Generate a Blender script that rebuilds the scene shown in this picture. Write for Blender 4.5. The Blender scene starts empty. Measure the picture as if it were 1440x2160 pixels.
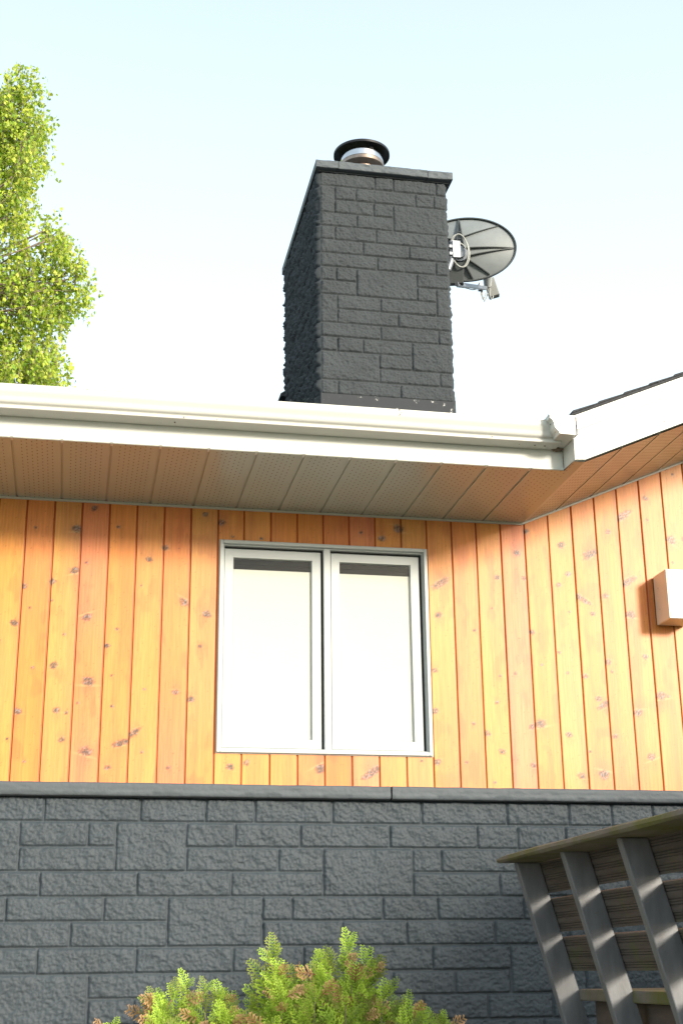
import bpy, bmesh, math, random
import numpy as np
from mathutils import Vector, Matrix

scene = bpy.context.scene
COL = scene.collection
R = math.radians

# ------------------------------------------------------------------ camera
cam_d = bpy.data.cameras.new('camera'); cam = bpy.data.objects.new('camera', cam_d); COL.objects.link(cam)
cam_d.sensor_fit = 'VERTICAL'; cam_d.sensor_height = 36.0; cam_d.lens = 2852.99 * 36 / 2160
cam_d.clip_start = 0.05; cam_d.clip_end = 5000
cam.matrix_world = (Matrix.Translation((-0.6297, -6.26, -0.8085)) @ Matrix.Rotation(-0.196334, 4, 'Z')
                    @ Matrix.Rotation(1.897068, 4, 'X') @ Matrix.Rotation(-0.01119, 4, 'Z'))
scene.camera = cam

# ------------------------------------------------------------------ sky, sun, exposure
SUN_AZ, SUN_EL = 29.0, 15.5          # degrees to the right of the wall's normal, degrees above the horizon
world = bpy.data.worlds.new('World'); scene.world = world; world.use_nodes = True
wt = world.node_tree; wt.nodes.clear()
sky = wt.nodes.new('ShaderNodeTexSky'); sky.sky_type = 'NISHITA'; sky.sun_disc = False
sky.sun_elevation = R(SUN_EL); sky.sun_rotation = R(180 - SUN_AZ)
sky.air_density = 1.0; sky.dust_density = 4.0; sky.ozone_density = 1.0
bg = wt.nodes.new('ShaderNodeBackground'); bg.inputs['Strength'].default_value = 0.15
wo = wt.nodes.new('ShaderNodeOutputWorld')
# thin bright haze lies over the whole sky, thickest towards the horizon
hz = wt.nodes.new('ShaderNodeMix'); hz.data_type = 'RGBA'; hz.blend_type = 'MIX'; hz.inputs['B'].default_value = (5.0, 5.8, 6.0, 1)
tcw = wt.nodes.new('ShaderNodeTexCoord'); sxw = wt.nodes.new('ShaderNodeSeparateXYZ'); mrw = wt.nodes.new('ShaderNodeMapRange')
mrw.inputs['From Min'].default_value = .05; mrw.inputs['From Max'].default_value = .85; mrw.inputs['To Min'].default_value = .85; mrw.inputs['To Max'].default_value = .25
wt.links.new(tcw.outputs['Generated'], sxw.inputs[0]); wt.links.new(sxw.outputs[2], mrw.inputs['Value']); wt.links.new(mrw.outputs[0], hz.inputs['Factor'])
wt.links.new(sky.outputs[0], hz.inputs['A']); wt.links.new(hz.outputs['Result'], bg.inputs[0]); wt.links.new(bg.outputs[0], wo.inputs[0])
sun_d = bpy.data.lights.new('sun', 'SUN'); sun = bpy.data.objects.new('sun', sun_d); COL.objects.link(sun)
sun_d.energy = 2.6; sun_d.angle = R(10.0); sun_d.color = (1.0, 0.90, 0.76)
S = Vector((math.sin(R(SUN_AZ)) * math.cos(R(SUN_EL)), -math.cos(R(SUN_AZ)) * math.cos(R(SUN_EL)), math.sin(R(SUN_EL))))
sun.rotation_euler = S.to_track_quat('Z', 'Y').to_euler(); sun.location = (12, -12, 9)
scene.view_settings.view_transform = 'Standard'; scene.view_settings.look = 'None'
scene.view_settings.exposure = 1.05; scene.view_settings.gamma = 1.0
scene.render.engine = 'CYCLES'
scene.cycles.max_bounces = 8

GROUND = -2.41

# ------------------------------------------------------------------ helpers
def link(o, parent=None):
    COL.objects.link(o)
    if parent is not None: o.parent = parent
    return o
def mesh_obj(name, v, f, mat, parent=None, smooth=False, col=None):
    me = bpy.data.meshes.new(name); me.from_pydata([tuple(map(float, a)) for a in v], [], [tuple(int(i) for i in a) for a in f])
    if mat: me.materials.append(mat)
    if smooth: me.polygons.foreach_set('use_smooth', [True] * len(me.polygons))
    if col is not None:
        at = me.color_attributes.new('Col', 'FLOAT_COLOR', 'POINT'); at.data.foreach_set('color', np.asarray(col, np.float32).ravel())
    me.update()
    return link(bpy.data.objects.new(name, me), parent)
def quads_obj(name, V, F, mat, parent=None, smooth=False, col=None):
    """V (n,3), F (m,4) numpy arrays - fast path"""
    me = bpy.data.meshes.new(name); n, m = len(V), len(F)
    me.vertices.add(n); me.vertices.foreach_set('co', np.asarray(V, np.float32).ravel())
    me.loops.add(m * 4); me.loops.foreach_set('vertex_index', np.asarray(F, np.int32).ravel())
    me.polygons.add(m); me.polygons.foreach_set('loop_start', np.arange(0, m * 4, 4, dtype=np.int32))
    me.polygons.foreach_set('loop_total', np.full(m, 4, np.int32))
    me.update(calc_edges=True); me.validate()
    if smooth: me.polygons.foreach_set('use_smooth', np.ones(len(me.polygons), bool))
    if mat: me.materials.append(mat)
    if col is not None:
        at = me.color_attributes.new('Col', 'FLOAT_COLOR', 'POINT'); at.data.foreach_set('color', np.asarray(col, np.float32).ravel())
    return link(bpy.data.objects.new(name, me), parent)
def empty(name, loc=(0, 0, 0)):
    o = bpy.data.objects.new(name, None); o.empty_display_size = .2; o.location = loc; return link(o)
def tag(o, label=None, cat=None, group=None, kind=None):
    if label: o['label'] = label
    if cat: o['category'] = cat
    if group: o['group'] = group
    if kind: o['kind'] = kind
    return o
class MB:
    """collects shapes, then links them as one mesh"""
    def __init__(s): s.v = []; s.f = []
    def add(s, v, f):
        n = len(s.v); s.v += [tuple(a) for a in v]; s.f += [tuple(i + n for i in a) for a in f]; return s
    def box(s, lo, hi):
        x0, y0, z0 = lo; x1, y1, z1 = hi
        return s.add([(x0,y0,z0),(x1,y0,z0),(x1,y1,z0),(x0,y1,z0),(x0,y0,z1),(x1,y0,z1),(x1,y1,z1),(x0,y1,z1)],
                     [(0,3,2,1),(4,5,6,7),(0,1,5,4),(1,2,6,5),(2,3,7,6),(3,0,4,7)])
    def prism(s, poly, d0, d1):
        """poly: points (3D) ; extruded from +d0 to +d1 vectors"""
        n = len(poly); a = [tuple(Vector(p) + Vector(d0)) for p in poly]; b = [tuple(Vector(p) + Vector(d1)) for p in poly]
        return s.add(a + b, [tuple(range(n))[::-1], tuple(range(n, 2*n))] + [(i, (i+1) % n, n + (i+1) % n, n + i) for i in range(n)])
    def tube(s, pts, r, seg=10, cap=True):
        pts = [Vector(p) for p in pts]; rr = r if hasattr(r, '__len__') else [r] * len(pts)
        v = []; prev = None
        for i, p in enumerate(pts):
            t = (pts[min(i+1, len(pts)-1)] - pts[max(i-1, 0)]).normalized()
            if prev is None:
                u = t.orthogonal().normalized()
            else:
                u = (prev - t * prev.dot(t)).normalized()
            prev = u; w = t.cross(u)
            for k in range(seg):
                a = 2 * math.pi * k / seg; v.append(tuple(p + (u * math.cos(a) + w * math.sin(a)) * rr[i]))
        f = [(i*seg + k, i*seg + (k+1) % seg, (i+1)*seg + (k+1) % seg, (i+1)*seg + k) for i in range(len(pts)-1) for k in range(seg)]
        if cap: f += [tuple(range(seg))[::-1], tuple(range((len(pts)-1)*seg, len(pts)*seg))]
        return s.add(v, f)
    def lathe(s, prof, c=(0,0,0), seg=48):
        v = []; n = len(prof)
        for k in range(seg):
            a = 2 * math.pi * k / seg
            v += [(c[0] + r * math.cos(a), c[1] + r * math.sin(a), c[2] + z) for r, z in prof]
        f = [(k*n + i, ((k+1) % seg)*n + i, ((k+1) % seg)*n + i + 1, k*n + i + 1) for k in range(seg) for i in range(n-1)]
        return s.add(v, f)
    def build(s, name, mat, parent=None, smooth=False, bevel=0):
        o = mesh_obj(name, s.v, s.f, mat, parent, smooth)
        bm = bmesh.new(); bm.from_mesh(o.data); bmesh.ops.recalc_face_normals(bm, faces=bm.faces[:]); bm.to_mesh(o.data); bm.free()
        if smooth: o.data.set_sharp_from_angle(angle=R(38))
        if bevel:
            m = o.modifiers.new('bevel', 'BEVEL'); m.width = bevel; m.segments = 2; m.limit_method = 'ANGLE'; m.angle_limit = R(40)
        return o

# value noise on arrays
def vnoise(x, y, seed=0):
    r = np.random.RandomState(seed); T = r.rand(256, 256)
    xi = np.floor(x).astype(int); yi = np.floor(y).astype(int); fx = x - xi; fy = y - yi
    fx = fx*fx*(3-2*fx); fy = fy*fy*(3-2*fy)
    a = T[xi & 255, yi & 255]; b = T[(xi+1) & 255, yi & 255]; c = T[xi & 255, (yi+1) & 255]; d = T[(xi+1) & 255, (yi+1) & 255]
    return (a*(1-fx)+b*fx)*(1-fy) + (c*(1-fx)+d*fx)*fy
def fbm(x, y, seed=0, oct=4, gain=.5):
    s = 0; amp = 1; tot = 0
    for k in range(oct):
        s = s + amp * vnoise(x * 2**k + 13.7*k, y * 2**k + 7.1*k, seed + k); tot += amp; amp *= gain
    return s / tot
def sstep(t): t = np.clip(t, 0, 1); return t*t*(3-2*t)

# ------------------------------------------------------------------ materials
def mat(name, base=(.5,.5,.5), rough=.5, metal=0, spec=.5, var=0, vscale=8, bump=0, bscale=60, bdist=.002, coat=0, vcol=False, stretch=(1,1,1), dirt=None):
    m = bpy.data.materials.new(name); m.use_nodes = True; nt = m.node_tree; b = nt.nodes['Principled BSDF']
    b.inputs['Base Color'].default_value = (*base, 1); b.inputs['Roughness'].default_value = rough
    b.inputs['Metallic'].default_value = metal; b.inputs['Specular IOR Level'].default_value = spec
    b.inputs['Coat Weight'].default_value = coat; b.inputs['Coat Roughness'].default_value = .42
    tc = nt.nodes.new('ShaderNodeTexCoord'); mp = nt.nodes.new('ShaderNodeMapping'); mp.inputs['Scale'].default_value = stretch
    nt.links.new(tc.outputs['Object'], mp.inputs[0])
    src = None
    if vcol:
        a = nt.nodes.new('ShaderNodeAttribute'); a.attribute_name = 'Col'; src = a.outputs['Color']
    if var:
        n = nt.nodes.new('ShaderNodeTexNoise'); n.inputs['Scale'].default_value = vscale; n.inputs['Detail'].default_value = 6
        n.inputs['Roughness'].default_value = .6
        nt.links.new(mp.outputs[0], n.inputs['Vector'])
        mr = nt.nodes.new('ShaderNodeMapRange'); mr.inputs['From Min'].default_value = .3; mr.inputs['From Max'].default_value = .7
        mr.inputs['To Min'].default_value = 1 - var; mr.inputs['To Max'].default_value = 1 + var
        nt.links.new(n.outputs['Fac'], mr.inputs['Value'])
        mx = nt.nodes.new('ShaderNodeMix'); mx.data_type = 'RGBA'; mx.blend_type = 'MULTIPLY'; mx.inputs['Factor'].default_value = 1
        if src is not None: nt.links.new(src, mx.inputs['A'])
        else: mx.inputs['A'].default_value = (*base, 1)
        nt.links.new(mr.outputs[0], mx.inputs['B']); src = mx.outputs['Result']
    if dirt:
        dn = nt.nodes.new('ShaderNodeTexNoise'); dn.inputs['Scale'].default_value = dirt[1]; dn.inputs['Detail'].default_value = 8; dn.inputs['Roughness'].default_value = .7
        nt.links.new(tc.outputs['Object'], dn.inputs['Vector'])
        dr = nt.nodes.new('ShaderNodeMapRange'); dr.inputs['From Min'].default_value = dirt[2]; dr.inputs['From Max'].default_value = dirt[3]
        nt.links.new(dn.outputs['Fac'], dr.inputs['Value'])
        dm = nt.nodes.new('ShaderNodeMix'); dm.data_type = 'RGBA'
        nt.links.new(dr.outputs[0], dm.inputs['Factor'])
        if src is not None: nt.links.new(src, dm.inputs['A'])
        else: dm.inputs['A'].default_value = (*base, 1)
        dm.inputs['B'].default_value = (*dirt[0], 1); src = dm.outputs['Result']
    if src is not None: nt.links.new(src, b.inputs['Base Color'])
    if bump:
        n2 = nt.nodes.new('ShaderNodeTexNoise'); n2.inputs['Scale'].default_value = bscale; n2.inputs['Detail'].default_value = 5
        nt.links.new(mp.outputs[0], n2.inputs['Vector'])
        bp = nt.nodes.new('ShaderNodeBump'); bp.inputs['Strength'].default_value = bump; bp.inputs['Distance'].default_value = bdist
        nt.links.new(n2.outputs['Fac'], bp.inputs['Height']); nt.links.new(bp.outputs[0], b.inputs['Normal'])
    return m

M = {}
M['stone'] = mat('charcoal_painted_block', (.050,.064,.076), .6, spec=.3, var=.10, vscale=5, bump=.5, bscale=170, bdist=.003)
M['stone_dark'] = mat('charcoal_painted_chimney', (.056,.064,.070), .85, spec=.10, var=.10, vscale=5, bump=.5, bscale=150, bdist=.003)
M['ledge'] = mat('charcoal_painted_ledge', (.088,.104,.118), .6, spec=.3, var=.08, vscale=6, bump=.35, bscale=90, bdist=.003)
M['wood'] = mat('stained_cedar', rough=.48, spec=.35, coat=.33, vcol=True, var=.06, vscale=9, stretch=(14,1,1), bump=.12, bscale=22, bdist=.001)
M['alu'] = mat('white_aluminium', (.62,.64,.61), .35, spec=.5, var=.03, vscale=3, dirt=((.42,.43,.36), 5, .66, .85))
M['alu_gutter'] = mat('white_gutter_paint', (.58,.59,.56), .3, spec=.5, var=.03, vscale=2.2, stretch=(.6,3,3), dirt=((.35,.35,.27), 9, .68, .84))
M['vinyl'] = mat('white_vinyl', (.47,.505,.51), .32, spec=.5, var=.02, vscale=4)
M['dark'] = mat('black_seal', (.012,.013,.015), .7)
M['shingle'] = mat('dark_shingle', (.045,.048,.055), .9, var=.35, vscale=60, bump=.7, bscale=120, bdist=.004)
M['steel'] = mat('polished_steel', (.55,.56,.58), .12, metal=1, var=.1, vscale=30)
M['steel_worn'] = mat('weathered_steel', (.30,.24,.20), .38, metal=1, var=.3, vscale=14)
M['black_metal'] = mat('black_cap_metal', (.012,.013,.016), .4, metal=.3)
M['galv'] = mat('galvanised_steel', (.26,.28,.31), .45, metal=.7, var=.15, vscale=30)
M['dish'] = mat('grey_dish_paint', (.185,.21,.22), .55, var=.08, vscale=12)
M['dish_dark'] = mat('dark_grey_dish_metal', (.05,.06,.062), .6, metal=.0)
M['cable'] = mat('white_cable', (.42,.44,.42), .5)
M['lnb'] = mat('lnb_grey_plastic', (.22,.23,.22), .5, var=.05)
M['flash'] = mat('chipped_grey_flashing', (.045,.050,.056), .7, spec=.15, var=.05, vscale=6, dirt=((.62,.62,.6), 16, .60, .63))
M['flash_dark'] = mat('black_painted_flashing', (.02,.022,.026), .45, var=.1)
M['bark'] = mat('birch_bark', (.22,.17,.13), .85, var=.35, vscale=8, bump=.6, bscale=40, bdist=.01)
M['trim_grey'] = mat('greige_trim', (.52,.51,.46), .4)
M['lamp_white'] = mat('cream_lamp_paint', (.74,.72,.64), .4, var=.02)
M['blind'] = mat('white_roller_blind', (.60,.595,.555), .8, var=.01)
M['headrail'] = mat('dark_blind_headrail', (.014,.0135,.011), .8, spec=.1, var=.3, vscale=3, stretch=(1,1,40))  # near-black colour standing in for the soffit's reflection in the panes
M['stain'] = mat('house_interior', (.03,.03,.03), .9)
M['grass'] = mat('summer_lawn', (.11,.13,.05), .95, var=.3, vscale=3, bump=.8, bscale=40, bdist=.02)
M['gravel'] = mat('tan_gravel', (.34,.29,.22), .95, var=.25, vscale=25, bump=.8, bscale=70, bdist=.01)

# window glass : reflective coated pane
g = bpy.data.materials.new('coated_glass'); g.use_nodes = True; nt = g.node_tree; nt.nodes.clear()
go = nt.nodes.new('ShaderNodeOutputMaterial'); gm = nt.nodes.new('ShaderNodeMixShader'); gl = nt.nodes.new('ShaderNodeBsdfGlossy'); gt = nt.nodes.new('ShaderNodeBsdfTransparent')
gl.inputs['Roughness'].default_value = .01; gl.inputs['Color'].default_value = (.95,.97,1,1); gm.inputs[0].default_value = .012; gt.inputs[0].default_value = (.97,.98,.97,1)
gn = nt.nodes.new('ShaderNodeTexNoise'); gn.inputs['Scale'].default_value = 2.2; gn.inputs['Detail'].default_value = 0
gb = nt.nodes.new('ShaderNodeBump'); gb.inputs['Strength'].default_value = .25; gb.inputs['Distance'].default_value = .01
nt.links.new(gn.outputs['Fac'], gb.inputs['Height']); nt.links.new(gb.outputs[0], gl.inputs['Normal'])
nt.links.new(gt.outputs[0], gm.inputs[1]); nt.links.new(gl.outputs[0], gm.inputs[2]); nt.links.new(gm.outputs[0], go.inputs[0]); M['glass'] = g

# perforated soffit sheet: dots every 20 x 34 mm in staggered columns between the ribs
def soffit_mat(name, x0, pitch, along=1.0, hr=.0029, hc=(.13,.10,.075,1)):
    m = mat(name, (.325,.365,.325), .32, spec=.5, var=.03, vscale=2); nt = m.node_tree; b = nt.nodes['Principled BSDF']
    N = nt.nodes; L = nt.links
    tc = N.new('ShaderNodeTexCoord'); sx = N.new('ShaderNodeSeparateXYZ'); L.new(tc.outputs['Object'], sx.inputs[0])
    def mth(op, a, bb=None, c=None):
        n = N.new('ShaderNodeMath'); n.operation = op
        for i, q in enumerate((a, bb, c)):
            if q is None: continue
            if isinstance(q, (int, float)): n.inputs[i].default_value = q
            else: L.new(q, n.inputs[i])
        return n.outputs[0]
    u = mth('MULTIPLY', mth('SUBTRACT', sx.outputs[0], x0), along)
    inp = mth('FLOORED_MODULO', u, pitch)                     # place inside the panel
    dx = .0217; dy = .040
    ci = mth('DIVIDE', mth('SUBTRACT', inp, .0272), dx)
    cf = mth('SUBTRACT', mth('FRACT', ci), .5)
    par = mth('MULTIPLY', mth('FLOORED_MODULO', mth('FLOOR', ci), 2), .5)
    rf = mth('SUBTRACT', mth('FRACT', mth('ADD', mth('DIVIDE', sx.outputs[1], dy), par)), .5)
    d = mth('SQRT', mth('ADD', mth('POWER', mth('MULTIPLY', cf, dx), 2), mth('POWER', mth('MULTIPLY', rf, dy * .42), 2)))
    hole = mth('LESS_THAN', d, hr)
    band = mth('MULTIPLY', mth('GREATER_THAN', ci, 0), mth('LESS_THAN', ci, 7))
    fac = mth('MULTIPLY', hole, band)
    old = b.inputs['Base Color'].links[0].from_socket
    mx = N.new('ShaderNodeMix'); mx.data_type = 'RGBA'; L.new(fac, mx.inputs['Factor']); L.new(old, mx.inputs['A']); mx.inputs['B'].default_value = hc
    L.new(mx.outputs['Result'], b.inputs['Base Color'])
    return m

# ------------------------------------------------------------------ ground
ground = MB().add([(-400,-400,GROUND),(400,-400,GROUND),(400,400,GROUND),(-400,400,GROUND)], [(0,1,2,3)]).build('ground', M['grass'])
tag(ground, 'green summer lawn around the house', kind='structure')
path = MB().add([(-9,-9,GROUND+.006),(12,-9,GROUND+.006),(12,-.03,GROUND+.006),(-9,-.03,GROUND+.006)], [(0,1,2,3)]).build('path', M['gravel'])
tag(path, 'tan gravel yard in front of the block wall', kind='structure')

# ------------------------------------------------------------------ house
house = empty('house', (0, 0, GROUND)); house_off = Vector((0, 0, -GROUND))
tag(house, 'house with orange cedar siding above a charcoal painted block wall', 'house')
def H(o):     # parent to the house keeping world coordinates
    o.parent = house; o.matrix_parent_inverse = Matrix.Translation((0, 0, -GROUND)); return o
ZS = 1.3395            # level of the soffit
RX0, SL = 1.5501, .4303  # where the rake starts, its slope
def soff(x): return ZS + max(0, x - RX0) * SL
XR = 5.6               # gable ridge
XL, XRR = -6.0, 9.65   # ends of the house

# --- cedar siding: knots and grain are the boards' own marks
EDGES = [-0.9068,-0.7767,-0.6483,-0.5183,-0.3878,-0.2572,-0.1277,0.003,0.1302,0.262,0.3927,0.5222,0.6526,0.7841,0.9165,1.0477,1.1768,1.3053,1.4345,1.562,1.6908,1.8198,1.9480,2.0758,2.2028]
e = EDGES[0]; pre = []
while e > XL + .1: e -= .130; pre.append(e)
EDGES = pre[::-1] + EDGES
while EDGES[-1] < XRR - .1: EDGES.append(EDGES[-1] + .129)
KN = [(-0.86, 1.193, 's'), (-0.669, 1.198, 'L'), (-0.669, 0.99, 'L'), (-0.324, 1.061, 'M'), (-0.251, 1.123, 'M'), (-0.939, 0.943, 'k'), (-0.897, 0.903, 'M'), (-0.772, 0.931, 'M'), (-0.767, 0.84, 's'), (-0.865, 0.801, 's'), (-0.356, 0.93, 's'), (-0.616, 1.031, 's'), (-0.603, 0.766, 'L'), (-0.152, 0.857, 'L'), (-0.046, 0.803, 'M'), (-0.072, 0.644, 's'), (-0.506, 0.633, 'M'), (-0.462, 0.714, 's'), (-0.7, 0.679, 's'), (-0.742, 0.532, 'M'), (-0.834, 0.519, 's'), (-0.581, 0.463, 'L'), (-0.324, 0.434, 's'), (-0.181, 0.423, 'M'), (-0.111, 0.391, 'M'), (-0.932, 0.406, 'k'), (-0.891, 0.317, 'M'), (-0.716, 0.325, 'M'), (-0.623, 0.36, 's'), (-0.673, 0.315, 's'), (-0.688, 0.192, 'M'), (-0.576, 0.141, 'L'), (-0.374, 0.224, 'k'), (-0.415, 0.183, 'k'), (-0.326, 0.142, 's'), (-0.204, 0.072, 's'), (-0.846, 0.09, 's'), (-0.478, 0.071, 'M'), (-0.061, 1.302, 'M'), (-0.592, 1.306, 'M'), (-0.999, 0.815, 'M'), (-0.985, 0.654, 'M'), (-0.992, 1.311, 's'), (-0.476, 1.216, 's'), (-0.469, 0.349, 's'), (-0.476, 0.492, 's'), (1.517, 1.185, 'M'), (1.408, 1.047, 'M'), (1.549, 1.049, 'M'), (1.371, 0.886, 's'), (1.276, 0.77, 's'), (1.754, 1.234, 'M'), (1.782, 1.083, 'M'), (1.729, 1.024, 'M'), (1.849, 0.954, 'k'), (1.778, 0.882, 's'), (1.898, 0.88, 'M'), (1.917, 1.196, 'k'), (1.973, 0.976, 'M'), (2.106, 0.882, 'L'), (2.099, 1.055, 'k'), (2.232, 1.206, 's'), (1.575, 0.772, 'M'), (1.709, 0.674, 's'), (1.614, 0.61, 's'), (1.399, 0.546, 's'), (1.477, 0.56, 's'), (1.837, 0.558, 'M'), (1.963, 0.633, 'M'), (1.98, 0.584, 's'), (1.747, 0.572, 's'), (2.163, 0.667, 'M'), (1.899, 0.446, 'M'), (1.934, 0.421, 'k'), (1.374, 0.415, 's'), (1.252, 0.309, 's'), (1.318, 0.264, 'M'), (1.547, 0.299, 'M'), (1.592, 0.316, 'L'), (1.734, 0.265, 'M'), (1.971, 0.262, 'M'), (2.101, 0.382, 'L'), (2.231, 0.434, 'M'), (1.835, 0.186, 's'), (2.233, 0.228, 'k'), (1.389, 0.178, 'M'), (1.544, 0.112, 'M'), (1.785, 0.067, 'M'), (1.899, 0.076, 'L'), (2.152, 0.165, 'L'), (1.209, 0.122, 's'), (1.346, 0.03, 's'), (2.279, 0.494, 's'), (-0.042, 0.801, 'M'), (1.111, 1.005, 'k'), (1.096, 0.841, 'M'), (0.905, 1.278, 'L'), (0.817, 1.222, 'M'), (0.713, 1.249, 's'), (0.154, 0.103, 'M'), (0.08, 0.081, 'M'), (0.5, 0.08, 'L'), (0.746, 0.067, 'k'), (1.062, 0.364, 'M'), (0.989, 0.125, 's'), (1.067, 0.122, 'M'), (0.018, 1.264, 'M'), (0.075, 1.194, 's'), (0.215, 1.192, 's'), (1.069, 0.564, 'M'), (1.572, 1.3, 'M'), (1.515, 1.181, 'M'), (1.758, 1.235, 'M'), (2.015, 1.318, 'M'), (2.102, 1.41, 'k'), (2.303, 1.549, 'L'), (1.919, 1.2, 'k')]
WX0, WX1, WZ0, WZ1 = .0131, 1.0438, .1472, 1.1743
rs = np.random.RandomState(5)
TONES = {'y': (.66,.262,.060), 'o': (.655,.232,.052), 'p': (.65,.220,.075), 'g': (.60,.255,.066), 'd': (.60,.190,.040)}
FIX = {-1.0:'y', -.84:'o', -.71:'g', -.58:'p', -.45:'o', -.32:'y', -.19:'p', -.06:'g', 0.06:'y', .2:'y', .33:'o', .46:'o', .59:'d', .72:'p', .85:'y', .98:'g', 1.11:'y', 1.24:'o', 1.37:'y', 1.5:'p'}
def board_tone(x):
    for k, t in FIX.items():
        if abs(k - x) < .05: return np.array(TONES[t])
    t = np.array(TONES[rs.choice(list('yyoopg'))]); return t * (1 + rs.uniform(-.05, .05))
def siding():
    V = []; F = []; C = []; n0 = 0
    for bi in range(len(EDGES) - 1):
        xa, xb = EDGES[bi], EDGES[bi+1]; vis = xb > -1.35 and xa < 2.75
        nin = 26 if vis else 5; dz = .0055 if vis else .12
        g_ = .0048
        xs = np.concatenate([[xa, xa + .0040, xa + g_], np.linspace(xa + g_ + .0015, xb - g_ - .0015, nin), [xb - g_, xb - .0040, xb]])
        dep = np.concatenate([[.0085, .0085, .0001], np.zeros(nin), [.0001, .0085, .0085]])
        ztop = max(soff(xa), soff(xb)) if xb < XR else max(soff(2*XR - xa), soff(2*XR - xb))
        zs = np.arange(-.01, ztop + .03, dz); nx, nz = len(xs), len(zs)
        X, Z = np.meshgrid(xs, zs, indexing='ij'); seed = 100 + bi
        warp = (fbm(X*3 + bi*7, Z*1.1, seed, 2) - .5) * .05
        kn = np.zeros_like(X); halo = np.zeros_like(X); pale = np.zeros_like(X)
        knots = [k for k in KN if xa - .012 < k[0] < xb + .012]
        if not vis:
            knots = []
        elif (xa < -1.02 or xb > 2.3):
            knots = [(rs.uniform(xa + .02, xb - .02), rs.uniform(0, 2.2), rs.choice(list('ssML'))) for _ in range(9)]
        for kx, kz, kt in knots:
            r0 = {'s': .0058, 'M': .0102, 'L': .0150, 'k': .0125}[kt] * rs.uniform(.85, 1.2)
            if kt == 's': r0 *= .9
            ang = rs.uniform(-.5, .5) if kt != 'k' else rs.choice([-1, 1]) * rs.uniform(.3, .7)
            st = 1.25 if kt != 'k' else 3.2
            ca, sa = math.cos(ang), math.sin(ang); dx, dz_ = X - kx, Z - kz
            a = (dx*ca + dz_*sa) / st; b = -dx*sa + dz_*ca
            wob = (fbm(X*120 + kx*50, Z*120, int(seed*3 + kz*100) % 1000, 3) - .5)
            d = np.sqrt(a*a + b*b) / r0 * (1 + wob*.8)
            warp += np.sign(dx + 1e-6) * np.exp(-np.abs(dx)/.018) * np.exp(-(dz_/(r0*3))**2) * r0 * .9
            core = 1 - sstep((d - .55) / .5); ring = np.exp(-((d - 1.05)/.28)**2)
            strength = rs.uniform(.8, 1)
            kn = np.maximum(kn, (core * (.45 + .55*(fbm(X*300, Z*300, 9, 2) > .5)) + ring * .5) * strength)
            sidev = rs.choice([-1, 1])
            halo = np.maximum(halo, np.exp(-np.sqrt((dx/(r0*2.6))**2 + ((dz_ - sidev*r0*1.6)/(r0*3.2))**2)**2) * rs.uniform(.25, .6) * (1.2 if kt in 'Lk' else .8))
            pale = np.maximum(pale, np.exp(-((a*st/(r0*2.6))**2 + ((b - r0*1.1*sidev)/(r0*.28))**2)) * (.55 if kt in 'Lk' else .2))
        gx = (X - xa) + warp
        grain = fbm(gx*300, Z*5 + bi*3, seed, 3, .6) ; fine = fbm(gx*900, Z*11, seed + 40, 2)
        broad = fbm(gx*26, Z*1.3 + bi*9, seed + 80, 3)
        cath = .5 + .5*np.sin((gx*9 + .35*fbm(X*9, Z*1.6 + bi, seed + 60, 2)) * 46)
        base = board_tone((xa + xb)/2)
        col = base[None, None, :] * (1 + (grain[..., None] - .5) * .30 + (fine[..., None] - .5) * .16 + (broad[..., None] - .5) * .30 + (cath[..., None] - .5) * .05)
        col[..., 1] *= 1 + (broad - .5) * .16; col[..., 2] *= 1 + (vnoise(X*5, Z*2 + bi, seed) - .5) * .5
        blot = sstep((fbm(X*16, Z*7 + bi*5, seed + 90, 3) - .60) / .14)[..., None]
        col = col * (1 - blot * np.array([.08, .16, .12]))
        hl = halo[..., None]; col = col * (1 - hl * np.array([.34, .34, .05]))
        pl = pale[..., None]; col = col * (1 - pl*.7) + np.array([.86, .55, .22]) * pl * .7
        k_ = np.clip(kn*1.5, 0, 1)[..., None] * .95; kc = np.array([.065, .052, .048]) + (vnoise(X*200, Z*200, seed + 7)[..., None] > .70) * np.array([.16, .15, .16]); col = col * (1 - k_) + kc * k_
        pits = (fbm(X*420, Z*260, seed + 33, 2) > .87)[..., None] * .3; col = col * (1 - pits)
        gr = sstep((dep - .002)/.004)[:, None, None]; col = col * (1 - gr * np.array([.35, .60, .75]))
        Y = dep[:, None] - (grain - .5) * .0002 - kn * .0004 + np.zeros_like(X)
        if vis: Y = Y + (bi % 3 - 1) * .0007 * (dep < .001)[:, None]
        lim = np.array([[min(soff(x) if x < XR else soff(2*XR - x), 9) + .012] for x in xs])
        Zc = np.minimum(Z, lim)
        V.append(np.stack([X, Y, Zc], -1).reshape(-1, 3)); C.append(np.concatenate([np.clip(col, .004, .95), np.ones_like(X)[..., None]], -1).reshape(-1, 4))
        I = (np.arange(nx)[:, None] * nz + np.arange(nz)[None, :])
        q = np.stack([I[:-1, :-1], I[1:, :-1], I[1:, 1:], I[:-1, 1:]], -1).reshape(-1, 4)
        cx = ((X[:-1, :-1] + X[1:, 1:]) / 2).ravel(); cz = ((Z[:-1, :-1] + Z[1:, 1:]) / 2).ravel()
        dead = (Z[:-1, :-1] >= np.minimum(lim[:-1], lim[1:])).ravel()
        hole = (cx > WX0 + .012) & (cx < WX1 - .012) & (cz > WZ0 + .012) & (cz < WZ1 - .012)
        F.append(q[~(dead | hole)] + n0); n0 += nx * nz
    return quads_obj('cedar_siding', np.concatenate(V), np.concatenate(F), M['wood'], col=np.concatenate(C))
H(siding())

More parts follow.
